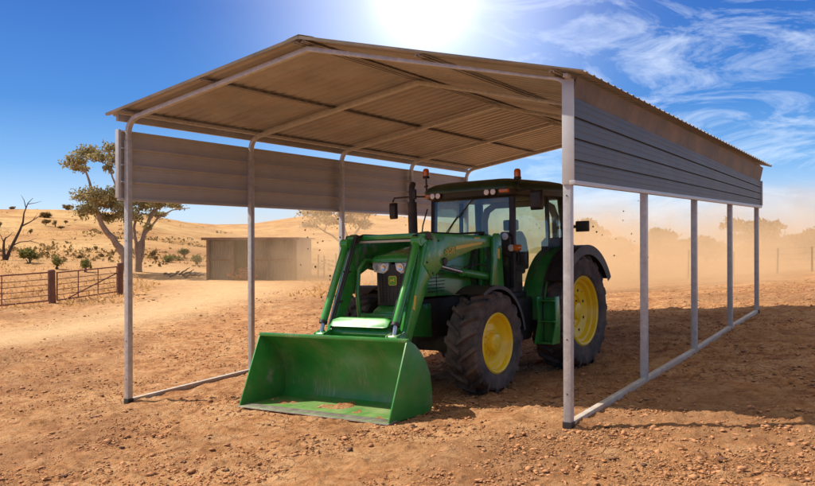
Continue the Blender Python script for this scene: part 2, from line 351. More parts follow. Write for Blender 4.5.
def ground_mat():
    m, nt, out = new_mat('dry_orange_earth')
    b = N(nt, 'ShaderNodeBsdfPrincipled'); L(nt, b.outputs[0], out.inputs[0]); b.inputs['Specular IOR Level'].default_value = .15
    geo = N(nt, 'ShaderNodeNewGeometry'); pos = geo.outputs['Position']
    def noise_(sc, det=6, ro=.6, dist=0.):
        n = N(nt, 'ShaderNodeTexNoise', i_Scale=sc, i_Detail=det, i_Roughness=ro, i_Distortion=dist); L(nt, pos, n.inputs['Vector']); return n.outputs['Fac']
    def mix(f, a, b_, mode='MIX'):
        n = N(nt, 'ShaderNodeMix', data_type='RGBA', blend_type=mode)
        for sock, v in ((n.inputs[0], f), (n.inputs[6], a), (n.inputs[7], b_)):
            if isinstance(v, (float, int)): sock.default_value = v
            elif isinstance(v, tuple): sock.default_value = (*v, 1)
            else: L(nt, v, sock)
        return n.outputs[2]
    big = noise_(.55, 5, .6, .4); mid = noise_(3.2, 7, .68, .3); fine = noise_(17, 8, .7); grain = noise_(90, 4, .7)
    r1 = ramp(nt, [(.32, (.36, .142, .054)), (.5, (.52, .245, .100)), (.68, (.63, .365, .172))]); L(nt, big, r1.inputs[0])
    r2 = ramp(nt, [(.37, (.18, .068, .027)), (.47, (.50, .238, .098)), (.60, (.68, .41, .21))]); L(nt, mid, r2.inputs[0])
    c1 = mix(.55, r1.outputs[0], r2.outputs[0])
    r3 = ramp(nt, [(.33, .42), (.46, .95), (.68, 1.2)]); L(nt, fine, r3.inputs[0]); c1 = mix(.8, c1, r3.outputs[0], 'MULTIPLY')
    v = N(nt, 'ShaderNodeTexVoronoi', i_Scale=2.6); L(nt, pos, v.inputs['Vector']); v.inputs['Randomness'].default_value = 1
    vn = N(nt, 'ShaderNodeMath', operation='ADD'); L(nt, v.outputs['Distance'], vn.inputs[0]); mm = N(nt, 'ShaderNodeMath', operation='MULTIPLY'); L(nt, fine, mm.inputs[0]); mm.inputs[1].default_value = .55; L(nt, mm.outputs[0], vn.inputs[1])
    r4 = ramp(nt, [(.30, .8), (.40, 0.)]); L(nt, vn.outputs[0], r4.inputs[0]); c1 = mix(r4.outputs[0], c1, (.16, .070, .034))       # dark embedded stones
    patch = noise_(.22, 6, .62, .8); rp = ramp(nt, [(.46, 0), (.62, .6)]); L(nt, patch, rp.inputs[0]); cp = mix(.7, (.30, .145, .068), r3.outputs[0], 'MULTIPLY'); c1 = mix(rp.outputs[0], c1, cp)      # darker trampled soil
    ve = N(nt, 'ShaderNodeTexVoronoi', feature='DISTANCE_TO_EDGE', i_Scale=5.5); wv = N(nt, 'ShaderNodeVectorMath', operation='ADD'); nzv = N(nt, 'ShaderNodeTexNoise', i_Scale=4., i_Detail=5); L(nt, pos, nzv.inputs['Vector']); scv = N(nt, 'ShaderNodeVectorMath', operation='SCALE'); scv.inputs['Scale'].default_value = .28; L(nt, nzv.outputs['Color'], scv.inputs[0]); L(nt, pos, wv.inputs[0]); L(nt, scv.outputs[0], wv.inputs[1]); L(nt, wv.outputs[0], ve.inputs['Vector'])
    rc = ramp(nt, [(0., 1.), (.05, 0.)]); L(nt, ve.outputs['Distance'], rc.inputs[0]); gate_ = ramp(nt, [(.50, 0), (.64, .6)]); L(nt, noise_(.8, 4), gate_.inputs[0]); crk = N(nt, 'ShaderNodeMath', operation='MULTIPLY'); L(nt, rc.outputs[0], crk.inputs[0]); L(nt, gate_.outputs[0], crk.inputs[1])
    c1 = mix(crk.outputs[0], c1, (.17, .075, .036))                                  # dry cracks
    at_ = N(nt, 'ShaderNodeAttribute', attribute_name='track'); tf = N(nt, 'ShaderNodeMath', operation='MULTIPLY'); L(nt, at_.outputs['Fac'], tf.inputs[0])
    rt_ = ramp(nt, [(.3, .75), (.6, 1)]); L(nt, mid, rt_.inputs[0]); L(nt, rt_.outputs[0], tf.inputs[1])
    c1 = mix(tf.outputs[0], c1, (.70, .45, .235))
    ah = N(nt, 'ShaderNodeAttribute', attribute_name='hill')
    hb = noise_(.05, 6, .65, .5); hf = noise_(.7, 8, .75)
    rh = ramp(nt, [(.36, (.31, .14, .058)), (.5, (.48, .265, .108)), (.64, (.58, .37, .165))]); L(nt, hb, rh.inputs[0])
    rf = ramp(nt, [(.34, .45), (.48, 1.), (.7, 1.15)]); L(nt, hf, rf.inputs[0]); ch = mix(.8, rh.outputs[0], rf.outputs[0], 'MULTIPLY')
    c1 = mix(ah.outputs['Fac'], c1, ch)
    L(nt, c1, b.inputs['Base Color']); b.inputs['Roughness'].default_value = .95
    h = N(nt, 'ShaderNodeMath', operation='MULTIPLY_ADD'); L(nt, fine, h.inputs[0]); h.inputs[1].default_value = .6; L(nt, mid, h.inputs[2])
    h2 = N(nt, 'ShaderNodeMath', operation='MULTIPLY_ADD'); L(nt, grain, h2.inputs[0]); h2.inputs[1].default_value = .16; L(nt, h.outputs[0], h2.inputs[2])
    bp = N(nt, 'ShaderNodeBump', i_Strength=1.0, i_Distance=.09); h3 = N(nt, 'ShaderNodeMath', operation='MULTIPLY_ADD'); L(nt, crk.outputs[0], h3.inputs[0]); h3.inputs[1].default_value = -.45; L(nt, h2.outputs[0], h3.inputs[2]); L(nt, h3.outputs[0], bp.inputs['Height']); L(nt, bp.outputs[0], b.inputs['Normal'])
    return m
make_ground()

ICO = bmesh.new(); bmesh.ops.create_icosphere(ICO, subdivisions=1, radius=1); ICO_V = np.array([v.co[:] for v in ICO.verts]); ICO.verts.index_update(); ICO_F = np.array([[v.index for v in f.verts] for f in ICO.faces]); ICO.free()
def lumps(name, P, S, mat, flat=.55):
    """many irregular clods in one mesh (uncountable litter)"""
    n = len(P); k = len(ICO_V)
    ang = rng.uniform(0, 2*PI, n); ca, sa = np.cos(ang), np.sin(ang)
    V = ICO_V[None]*(1+rng.normal(0, .30, (n, k, 1)))*np.stack([rng.uniform(.7, 1.5, n), rng.uniform(.6, 1.1, n), rng.uniform(.35, .75, n)*flat/.55], 1)[:, None, :]*S[:, None, None]
    V = np.stack([V[..., 0]*ca[:, None]-V[..., 1]*sa[:, None], V[..., 0]*sa[:, None]+V[..., 1]*ca[:, None], V[..., 2]], -1)+P[:, None, :]
    Fq = (ICO_F[None]+np.arange(n)[:, None, None]*k).reshape(-1, 3)
    return link(name, fast_mesh(name, V.reshape(-1, 3), Fq), mat)
def scatter(n, rmin, rmax, amin=-34, amax=34, power=1.0, clump=0.):
    u = rng.random(n); r = rmin*(rmax/rmin)**(u**power); a = np.radians(rng.uniform(amin, amax, n))
    if clump:
        keep = np.array([noise.noise(Vector((rr*math.cos(q)*.7, rr*math.sin(q)*.7, 5))) > clump-.6*random.random() for rr, q in zip(r, a)]); r, a = r[keep], a[keep]
    fx, fy = -math.sin(YAW), math.cos(YAW)
    x = CAM[0]+r*(np.cos(a)*fx+np.sin(a)*fy); y = CAM[1]+r*(np.cos(a)*fy-np.sin(a)*fx)
    return x, y, r
x, y, r = scatter(20000, 4.2, 34, clump=.12); k = track_mask(x, y) < .55+.3*rng.random(len(x)); x, y, r = x[k], y[k], r[k]
S_ = np.exp(np.minimum(rng.normal(-4.6, .55, len(x)), -3.4))*(1+r/40)
tag(lumps('loose_clods', np.stack([x, y, terrain(x, y)+S_*.12+.006], 1), S_, 'clod', .42), 'loose orange clods littering the dry ground', 'clods', kind='stuff')
x, y, r = scatter(5000, 4.2, 32, clump=.25); k = track_mask(x, y) < .5; x, y, r = x[k], y[k], r[k]
S_ = np.exp(np.minimum(rng.normal(-4.55, .55, len(x)), -3.4))*(1+r/40)
def keep_off(q):
    k_ = track_mask(q[0], q[1]) < .25; return tuple(v[k_] for v in q)
tag(lumps('earth_crumbs', *(lambda q, S2: (np.stack([q[0], q[1], terrain(q[0], q[1])+S2*.1+.008], 1), S2, 'crumb', .5))(*(lambda q: (q, np.exp(np.minimum(rng.normal(-5.0, .42, len(q[0])), -4.1))*(1+q[2]/30)))(keep_off(scatter(60000, 4.2, 22, clump=.22))))), 'small crusty earth crumbs covering the trampled ground', 'crumbs', kind='stuff')
tag(lumps('dark_clods', np.stack([x, y, terrain(x, y)+S_*.05+.006], 1), S_, 'darkclod', .24), 'dark flat clods and manure scattered over the dry ground', 'clods', kind='stuff')

# ------------------------------------------------------------------ world, sun
SUN_AZ, SUN_EL = math.radians(17), math.radians(47)            # direction the light travels, seen from above
sun_dir = Vector((math.cos(SUN_AZ)*math.cos(SUN_EL), math.sin(SUN_AZ)*math.cos(SUN_EL), -math.sin(SUN_EL)))
sl = bpy.data.lights.new('sun', 'SUN'); sl.energy = 5.0; sl.angle = math.radians(.55); sl.color = (1, .93, .82)
so = bpy.data.objects.new('sun', sl); COL.objects.link(so); so.rotation_euler = sun_dir.to_track_quat('-Z', 'Y').to_euler(); so.location = (-20, -6, 25)
world = bpy.data.worlds.new('World'); scene.world = world; world.use_nodes = True
wn = world.node_tree; wn.nodes.clear()
wo = N(wn, 'ShaderNodeOutputWorld'); bg = N(wn, 'ShaderNodeBackground', i_Strength=.1); L(wn, bg.outputs[0], wo.inputs[0])
sky = N(wn, 'ShaderNodeTexSky', sky_type='NISHITA', sun_disc=False); sky.sun_elevation = SUN_EL; sky.sun_rotation = math.atan2(-sun_dir.x, -sun_dir.y); sky.air_density = 1; sky.dust_density = .6; sky.ozone_density = 2.5
tcw = N(wn, 'ShaderNodeTexCoord'); dirv = tcw.outputs['Generated']
nrm = N(wn, 'ShaderNodeVectorMath', operation='NORMALIZE'); L(wn, dirv, nrm.inputs[0]); dirn = nrm.outputs[0]
sep = N(wn, 'ShaderNodeSeparateXYZ'); L(wn, dirn, sep.inputs[0])
gr = ramp(wn, [(0, (.60, .70, .78)), (.04, (.44, .61, .80)), (.09, (.15, .37, .72)), (.16, (.030, .19, .57)), (.27, (.006, .105, .45)), (.42, (.12, .19, .34)), (.62, (.62, .58, .52))]); L(wn, sep.outputs['Z'], gr.inputs[0])  # top stops: unseen upper sky made bright and neutral as added fill light
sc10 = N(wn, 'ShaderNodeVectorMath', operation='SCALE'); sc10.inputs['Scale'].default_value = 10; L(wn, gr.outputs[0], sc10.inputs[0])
def wmix(f, a, b_, mode='MIX', clamp=False):
    n = N(wn, 'ShaderNodeMix', data_type='RGBA', blend_type=mode)
    for sock, v in ((n.inputs[0], f), (n.inputs[6], a), (n.inputs[7], b_)):
        if isinstance(v, (float, int)): sock.default_value = v
        elif isinstance(v, tuple): sock.default_value = (*v, 1)
        else: L(wn, v, sock)
    return n.outputs[2]
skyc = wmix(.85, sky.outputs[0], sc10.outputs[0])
# thin high cloud, more of it towards the right, then a sun glow painted into the sky colour
mp = N(wn, 'ShaderNodeMapping'); mp.inputs['Scale'].default_value = (2.4, 2.4, 7); mp.inputs['Rotation'].default_value = (0.15, .25, 0); L(wn, dirn, mp.inputs[0])
cn = N(wn, 'ShaderNodeTexNoise', i_Scale=2.6, i_Detail=10, i_Roughness=.66, i_Distortion=1.4); L(wn, mp.outputs[0], cn.inputs['Vector'])
cr = ramp(wn, [(.44, 0), (.80, .8)]); L(wn, cn.outputs['Fac'], cr.inputs[0])
def dotnode(v):
    n = N(wn, 'ShaderNodeVectorMath', operation='DOT_PRODUCT'); L(wn, dirn, n.inputs[0]); n.inputs[1].default_value = tuple(v); return n.outputs['Value']
def curve(val, a, b_, lo=0., hi=1., smooth=True):
    n = N(wn, 'ShaderNodeMapRange', interpolation_type='SMOOTHSTEP' if smooth else 'LINEAR'); n.inputs[1].default_value = a; n.inputs[2].default_value = b_; n.inputs[3].default_value = lo; n.inputs[4].default_value = hi; L(wn, val, n.inputs[0]); return n.outputs[0]
dr = dotnode(ray(800, 150)); cm = N(wn, 'ShaderNodeMath', operation='MULTIPLY'); L(wn, cr.outputs[0], cm.inputs[0]); L(wn, curve(dr, .90, .99), cm.inputs[1])
skyc = wmix(cm.outputs[0], skyc, (8.5, 9.2, 10.))
gd = dotnode(ray(425, -4))  # centre of the painted sun glow, away from the sun lamp's direction
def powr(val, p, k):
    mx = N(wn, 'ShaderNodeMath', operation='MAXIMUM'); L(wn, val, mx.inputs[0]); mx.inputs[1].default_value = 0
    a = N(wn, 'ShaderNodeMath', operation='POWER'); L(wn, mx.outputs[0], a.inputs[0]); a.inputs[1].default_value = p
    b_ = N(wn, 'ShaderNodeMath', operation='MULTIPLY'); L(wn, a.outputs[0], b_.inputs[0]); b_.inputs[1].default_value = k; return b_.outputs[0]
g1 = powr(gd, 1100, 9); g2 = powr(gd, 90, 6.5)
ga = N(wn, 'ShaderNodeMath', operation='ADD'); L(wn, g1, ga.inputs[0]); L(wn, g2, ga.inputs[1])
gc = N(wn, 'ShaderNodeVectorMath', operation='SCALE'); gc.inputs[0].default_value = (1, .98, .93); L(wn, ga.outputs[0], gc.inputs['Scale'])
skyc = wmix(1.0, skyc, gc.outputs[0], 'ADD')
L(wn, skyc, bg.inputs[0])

# ------------------------------------------------------------------ carport
def carport():
    root = empty('carport', (W/2, 0, 0))
    inv = Matrix.Translation((-W/2, 0, 0))
    def put(mb, name, mat, bevel=.004, parent=root, **kw):
        o = mb.build(name, mat, None, bevel, **kw)
        co = np.empty(len(o.data.vertices)*3, np.float32); o.data.vertices.foreach_get('co', co); co = co.reshape(-1, 3)   # the right eave sinks a little towards the rear
        u_ = np.clip(co[:, 1]/D, 0, 1.03); co[:, 2] += ((1-u_)*np.interp(co[:, 2], [3.38, 3.45, 3.66, 3.76], [0, -.03, -.13, -.19])+u_*np.interp(co[:, 2], [2.3, 2.478, 3.36, 3.7], [0, .14, -.22, -.27]))*np.clip((co[:, 0]-W/2)/(W/2), 0, 1.1)
        o.data.vertices.foreach_set('co', co.ravel()); o.data.transform(inv); o.parent = parent; return o
    tw = .082; ys = [D*i/4 for i in range(5)]; PB = []
    for i, yy in enumerate(ys):
        for x in (0, W):
            zb = tz(x, yy)-.10
            p = put(MB().sqtube([(x, yy, zb), (x, yy, HE-.30)], tw, (0, 1, 0)), 'post', 'galv')
            for hz in (.35, .9, 2.35):
                if i == 0: put(MB().lathe([(.008, -tw/2-.004), (.008, -tw/2+.01)], (x, yy, tz(x, yy)+hz), 'y', 10), 'bolt', 'dark', 0, p)
            if i in (0, 4): put(MB().box((x, yy, tz(x, yy)+.02), (tw+.016, tw+.016, .10)), 'foot_cap', 'black', .004, p)
        # bent rafter: knee, slope, ridge, slope, knee
        sl_ = (RIDGE-HE)/(W/2); R_ = .22; pts = []
        def side(sgn):
            x0 = 0 if sgn > 0 else W; out = []
            out.append((x0, yy, HE-.30))
            b = math.atan(sl_)
            t0 = Vector((x0, yy, HE-R_)); t1 = Vector((x0+sgn*R_*math.cos(b), yy, HE+R_*math.sin(b))); cpt = Vector((x0, yy, HE))
            for k in range(7):
                u = k/6; out.append(tuple((1-u)**2*t0+2*u*(1-u)*cpt+u*u*t1))
            return out
        pts = side(1)+[(W/2, yy, RIDGE)]+side(-1)[::-1]
        put(MB().sqtube(pts, .074, (0, 1, 0), .060), 'rafter', 'galv', .004)
    for x in (0, W):                                    # ground rails between the posts of one side
        mb = MB()
        put(MB().sqtube([(x, ys[0]+.045, tz(x, 0)+.032)]+[(x, yy, tz(x, yy)+.032) for yy in ys[1:-1]]+[(x, ys[-1]-.045, tz(x, D)+.032)], tw*.86, (1, 0, 0)), 'ground_rail', 'galv_dusty')
    # roof
    of, ob, os_ = .20, .30, .24; zr, ze = RIDGE+.100, HE+.070
    per = .21; prof = []; y0, y1 = -of, D+ob; n = int((y1-y0)/per)
    for k in range(n+1):
        b = y0+k*per
        for dy, h in ((0, 0), (.055, 0), (.075, .026), (.115, .026), (.135, 0)):
            if b+dy < y1: prof.append((b+dy, h))
    prof.append((y1, 0))
    for sgn in (-1, 1):
        xe = W/2+sgn*(W/2+os_); mb = MB(); xr = W/2+sgn*.004; vs = []; fs = []
        for (yy, h) in prof:
            vs += [(xe, yy, ze+h), (xr, yy, zr+h), (xe, yy, ze+h-.006), (xr, yy, zr+h-.006)]
        for i in range(len(prof)-1):
            a, b = 4*i, 4*i+4; fs += [(a, b, b+1, a+1), (a+2, a+3, b+3, b+2), (a, a+2, b+2, b), (a+1, b+1, b+3, a+3)]
        fs += [(0, 1, 3, 2), (len(vs)-4, len(vs)-2, len(vs)-1, len(vs)-3)]
        mb.faces(vs, fs); put(mb, 'roof_sheet', 'taupe_sheet', 0, smooth=False)
    put(MB().prism([(W/2-.2, zr+.003), (W/2, zr+.044), (W/2+.2, zr+.003), (W/2+.2, zr-.001), (W/2, zr+.040), (W/2-.2, zr-.001)], 1, y0+.002, y1-.002), 'ridge_cap', 'taupe_sheet', 0)
    sl_ = (zr-ze)/(W/2+os_)
    for sgn in (-1, 1):                                 # purlins under the sheets, running the length of the roof
        for u in (.02, .50, .97):
            x = W/2+sgn*(W/2)*u; zz = zr-sl_*abs(x-W/2)-.010
            put(MB().prism([(x-.05, zz-.028), (x-.028, zz-.028), (x-.022, zz-.006), (x+.022, zz-.006), (x+.028, zz-.028), (x+.05, zz-.028), (x+.05, zz-.032), (x+.02, zz-.032), (x+.014, zz-.010), (x-.014, zz-.010), (x-.02, zz-.032), (x-.05, zz-.032)], 1, y0+.02, y1-.02), 'purlin', 'taupe_sheet', 0, smooth=False)
    for k in range(2):                                  # barge trims along the gable edges
        yb = y0-.004 if k == 0 else y1+.004
        for sgn in (-1, 1):
            xe = W/2+sgn*(W/2+os_)
            put(MB().bar((xe, yb, ze+.005), (W/2+sgn*.003, yb, zr+.005), .006, .040), 'barge_trim', 'rust_board', 0)
    # side panels of four lapped boards
    for sgn, zb0, zt0, mat, lab, ya, yb_ in ((-1, 2.545, 3.52, 'taupe_panel', 'taupe side panel of four lapped boards', -.10, D+.06), (1, 2.50, 3.36, 'grey_sheet', 'dark grey side panel of four lapped boards', -.06, D+.06)):
        xo = (0 if sgn < 0 else W)+sgn*(tw/2+(.032 if sgn < 0 else .006)); nb = 4; bh = (zt0-zb0)/nb; lap = .020 if sgn < 0 else -.002; out = []; inn = []
        for k in range(nb):
            z0 = zb0+k*bh
            out += [(xo+sgn*.030, z0+.002), (xo+sgn*.030, z0+bh*.30), (xo+sgn*.0275, z0+bh*.32), (xo+sgn*.0275, z0+bh*.36), (xo+sgn*.030, z0+bh*.38),
                    (xo+sgn*.030, z0+bh*.62), (xo+sgn*.0275, z0+bh*.64), (xo+sgn*.0275, z0+bh*.68), (xo+sgn*.030, z0+bh*.70), (xo+sgn*.030, z0+bh-.030), (xo-sgn*lap, z0+bh-.024), (xo-sgn*lap, z0+bh-.004)]
        poly = out+[(xo+(a-xo)-sgn*.006, z) for a, z in reversed(out)]
        pan = put(MB().prism(poly, 1, ya+.02, yb_), 'side_panel', mat, 0, smooth=False); pan['label'] = lab
        put(MB().box((xo+sgn*.018, (ya+yb_)/2, zb0-.022), (.062, yb_-ya, .044)), 'bottom_trim', 'trim', .003, pan)
        if sgn < 0: put(MB().box((xo+sgn*.018, ya-.004, (zb0+zt0)/2), (.075, .044, zt0-zb0+.01)), 'end_trim', 'trim', .003, pan)
        put(MB().box((xo+sgn*.018, yb_+.024, (zb0+zt0)/2), (.075, .044, zt0-zb0+.01)), 'end_trim', 'trim', .003, pan)
    put(MB().box((W+.020, -.050, (2.46+3.64)/2), (.128, .012, 3.64-2.46)), 'corner_trim', 'trim', .003)
    put(MB().prism([(W+.052, 3.335), (W+.060, 3.335), (W+.120, 3.685), (W+.112, 3.685)], 1, -.05, D+.06), 'eave_board', 'rust_board', 0)
    for x in (-.055, W+.03): put(MB().box((x, D/2, 3.69), (.05, D+.3, .10)), 'eave_beam', 'taupe_sheet', .004)
    tag(root, 'open gable carport of galvanised tube with ribbed roof and two side panels over the tractor', 'carport')
carport()

# ------------------------------------------------------------------ tractor (local: x forward, y to its left, z up)
def tractor():
    root = empty('tractor')
    root.matrix_world = Matrix(((TM[0][0], TM[1][0], TM[2][0], TX), (TM[0][1], TM[1][1], TM[2][1], TY), (TM[0][2], TM[1][2], TM[2][2], TZ), (0, 0, 0, 1)))
    tag(root, 'green farm tractor with yellow wheels, cab and front loader bucket parked under the carport', 'tractor')
    def wheel(x, y, R, w, rr, nl, front):
        sg = 1 if y > 0 else -1
        wh = empty('wheel', (x, y, R-.015), root)
        mb = MB(); hw = w/2
        prof = [(rr-.01, -hw*.80), (rr+.05, -hw*.95), ((R+rr)/2, -hw*1.0), (R-.11, -hw*.97), (R-.07, -hw*.86), (R-.056, -hw*.5), (R-.053, 0), (R-.056, hw*.5), (R-.07, hw*.86), (R-.10, hw*.98), ((R+rr)/2, hw), (rr+.05, hw*.95), (rr-.01, hw*.80), (rr-.02, 0)]
        mb.lathe(prof, (0, 0, 0), 'y', 64, closed=True)
        for sd in (-1, 1):
            for k in range(nl):
                th0 = 2*PI*(k+(.25 if sd > 0 else -.25))/nl; st = []
                for u, yy, ro, ri, lw in ((0, -.05, R, R-.06, .040), (.3, .28, R-.001, R-.06, .046), (.62, .60, R-.006, R-.07, .054), (.9, .90, R-.022, R-.09, .062), (1.03, 1.005, R-.075, R-.13, .060), (1.08, 1.0, R-.15, R-.17, .05)):
                    a = th0+u*hw*.80/R; yv = sd*yy*hw; da = lw/2/R
                    def P(rad, aa): return (rad*math.cos(aa), yv, rad*math.sin(aa))
                    st.append([P(ri, a-da*1.5), P(ro, a-da), P(ro, a+da), P(ri, a+da*1.5)])
                mb.loft(st)
        mb.build('tyre', 'rubber', wh, 0, angle=24)
        o = sg*hw*.86; q = MB(); d = sg
        if front:
            pr = [(rr-.012, -o), (rr+.012, o*.90), (rr+.014, o), (rr-.006, o+d*.012), (rr-.03, o-d*.005), (rr-.045, o-d*.05), (rr-.075, o-d*.065), (rr-.10, o-d*.10), (rr-.13, o-d*.115), (.150, o-d*.105), (.135, o-d*.095), (.128, o-d*.05), (.118, o-d*.02), (.100, o-d*.014), (.055, o-d*.014), (.05, o-d*.008), (0, o-d*.008)]
        else:
            pr = [(rr-.015, -o), (rr+.012, o*.90), (rr+.016, o), (rr-.008, o+d*.014), (rr-.035, o-d*.005), (rr-.05, o-d*.06), (rr-.085, o-d*.075), (rr-.11, o-d*.13), (rr-.16, o-d*.15), (.26, o-d*.16), (.245, o-d*.19), (.15, o-d*.20), (.14, o-d*.12), (.12, o-d*.09), (.09, o-d*.085), (0, o-d*.085)]
        q.lathe(pr, (0, 0, 0), 'y', 56); q.build('rim', 'yellow', wh, 0, angle=28)
        nb = 10 if front else 8; bme = MB().lathe([(.014, -.011), (.014, .011)], (0, 0, 0), 'y', 6).build('wheel_bolt', 'dark' if not front else 'yellow', wh, 0); bolts = [bme]
        for k in range(nb):
            t = 2*PI*k/nb; rb = .165 if front else .20; yb = o-d*(.088 if front else .196)
            o_ = bme if k == 0 else dup(bme); o_.location = (rb*math.cos(t), yb+d*.011, rb*math.sin(t))
        if not front:
            for k in range(8):
                t = 2*PI*(k+.5)/8; o_ = dup(bme); o_.scale = (1.7, .4, 1.7); o_.location = (.335*math.cos(t), o-d*.15, .335*math.sin(t))
        return wh
    for sg in (1, -1):
        wheel(2.6, sg*.935, .685, .46, .385, 18, True); wheel(0, sg*.945, .905, .56, .53, 20, False)
    # chassis
    mb = MB(); mb.box((2.25, 0, .98), (1.9, .50, .56)); mb.box((.7, 0, .92), (1.7, .62, .62)); mb.box((-.05, 0, .92), (.7, .8, .66)); mb.tube([(0, -.95, .9), (0, .95, .9)], .13, 16)
    mb.tube([(1.5, .33, 1.05), (1.9, .34, .8), (2.3, .3, .75)], .05, 10); mb.box((2.0, .34, .98), (.5, .16, .3)); mb.box((2.0, -.34, .98), (.5, .16, .3)); mb.tube([(.9, .25, .62), (2.5, .12, .55)], .05, 10)
    mb.build('chassis', 'dark', root, .02)
    mb = MB(); mb.loft([[(2.6+dx, yy, .64+dz*k) for dx, dz in ((-.1, -.1), (.1, -.1), (.1, .1), (-.1, .1))] for yy, k in ((-.72, .7), (-.3, 1.), (.3, 1.), (.72, .7))]); mb.lathe([(.17, -.78), (.17, -.62)], (2.6, 0, .67), 'y', 20); mb.lathe([(.17, .62), (.17, .78)], (2.6, 0, .67), 'y', 20)
    mb.tube([(2.42, -.6, .62), (2.42, .6, .62)], .03, 8); mb.build('front_axle', 'dark', root, .015)
    # front support and weight bracket
    mb = MB(); mb.prism([(2.85, .74), (3.36, .80), (3.44, .92), (3.44, 1.13), (3.30, 1.20), (2.85, 1.20)], 1, -.27, .27); mb.build('nose_bracket', 'green', root, .02)
    mb = MB(); mb.box((3.50, 0, 1.075), (.07, .80, .06)); mb.box((3.48, 0, .96), (.05, .62, .05)); mb.build('front_crossbar', 'green', root, .01)
    # hood
    def sec(x, hw, zt, zb, rc=.16):
        pts = [(x, -hw, zb), (x, -hw*1.0, zt-rc*1.25)]
        for k in range(1, 7):
            a = PI/2*k/6; pts.append((x, -hw+rc*(1-math.cos(a)), zt-rc*1.25+rc*math.sin(a)*1.0))
        pts.append((x, -hw*.3, zt-.006)); 
        pts.append((x, 0, zt))
        return pts+[(x, -p[1], p[2]) for p in reversed(pts[:-1])]
    mb = MB(); mb.loft([sec(1.36, .43, 2.07, 1.30, .2), sec(1.8, .42, 2.055, 1.28, .2), sec(2.4, .40, 2.02, 1.28, .19), sec(2.85, .375, 1.975, 1.30, .18), sec(3.13, .357, 1.925, 1.30, .17)]); mb.build('hood', 'green', root, 0, angle=45)
    for xs in (2.86, 1.95): MB().loft([sec(xs, .378 if xs > 2.5 else .4205, 1.977 if xs > 2.5 else 2.050, 1.29, .18), sec(xs+.010, .378 if xs > 2.5 else .4205, 1.977 if xs > 2.5 else 2.050, 1.29, .18)]).build('panel_gap', 'black', root, 0)
    mb = MB(); mb.loft([sec(3.12, .359, 1.928, 1.745, .13), sec(3.22, .358, 1.905, 1.755, .11), sec(3.30, .352, 1.878, 1.762, .08), sec(3.36, .33, 1.842, 1.768, .05), sec(3.39, .27, 1.80, 1.772, .018)]); mb.build('hood_lip', 'green', root, 0, angle=45)
    mb = MB(); mb.loft([[(3.12, -.335, zz), (3.24, -.335, zz), (3.31, -.28, zz), (3.325, -.1, zz), (3.33, 0, zz), (3.325, .1, zz), (3.31, .28, zz), (3.24, .335, zz), (3.12, .335, zz)] for zz in (1.20, 1.45, 1.74)])
    mb.build('grille_surround', 'black', root, 0, angle=35)
    mb = MB()
    for k in range(11): mb.box((3.322, 0, 1.235+k*.036), (.022, .40-.006*k, .008))
    for k in range(-3, 4): mb.box((3.324, k*.062, 1.415), (.020, .006, .38))
    for k in range(-1, 2, 2): mb.bar((3.322, k*.235, 1.22), (3.30, k*.265, 1.60), .02, .02)
    mb.build('grille', 'dark', root, 0)
    for sg in (-1, 1):
        hp = [(.050, 1.760), (.340, 1.765), (.350, 1.715), (.320, 1.640), (.140, 1.620), (.070, 1.665)]
        h = MB(); h.loft([[(3.345-.16*max(0, a-.14)**1.25*1.4-dx, sg*a, b) for a, b in hp] for dx in (.07, 0)]); hl = h.build('headlight', 'clear_lens', root, .006)
        rm = MB(); rm.lathe([(.050, 0), (.056, .008), (.044, .010), (.030, .004), (0, .0)], (3.343, sg*.135, 1.695), 'x', 20); rm.lathe([(.040, 0), (.045, .008), (.034, .010), (0, .003)], (3.322, sg*.245, 1.700), 'x', 20); rm.build('reflector', 'chrome', hl, 0)
        sl2 = MB(); zz = 1.52
        for k in range(9): sl2.box((2.75, sg*.3775, 1.36+k*.045), (.62, .014, .012))
        sl2.build('side_grille', 'black', root, 0)
    # nose badge: green shield, yellow rim, leaping stag
    bd = empty('badge', (3.335, 0, 1.525), root)
    def rrect(hw, hh, r, n=5):
        out = []
        for cx, cy, a0 in ((hw-r, hh-r, 0), (-hw+r, hh-r, 90), (-hw+r, -hh+r, 180), (hw-r, -hh+r, 270)):
            for k in range(n+1):
                a = math.radians(a0+90*k/n); out.append((cx+r*math.cos(a), cy+r*math.sin(a)))
        return out
    MB().prism(rrect(.066, .062, .026), 0, -.006, .006).build('badge_rim', 'decal', bd, 0)
    M['badge_green'] = surface('badge_green', (.10, .32, .02), .35, 0, .05)
    MB().prism(rrect(.058, .054, .022), 0, .002, .009).build('badge_field', 'badge_green', bd, 0)
    stag = [(-.040, -.004), (-.030, .012), (-.012, .016), (.008, .013), (.018, .022), (.016, .034), (.022, .028), (.028, .036), (.028, .026), (.040, .020), (.036, .015), (.026, .014), (.024, .002), (.036, -.008), (.046, -.004), (.044, -.010), (.034, -.015), (.016, -.004), (-.008, .000), (-.020, -.006), (-.034, -.022), (-.044, -.030), (-.040, -.022), (-.028, -.006), (-.036, .000)]
    MB().prism(stag, 0, .008, .0115).build('stag_emblem', 'decal', bd, 0)
    # cab
    zb, zt = 1.32, 2.70
    A = {1: ((1.36, .70, zb), (1.27, .69, zt)), -1: ((1.36, -.70, zb), (1.27, -.69, zt))}
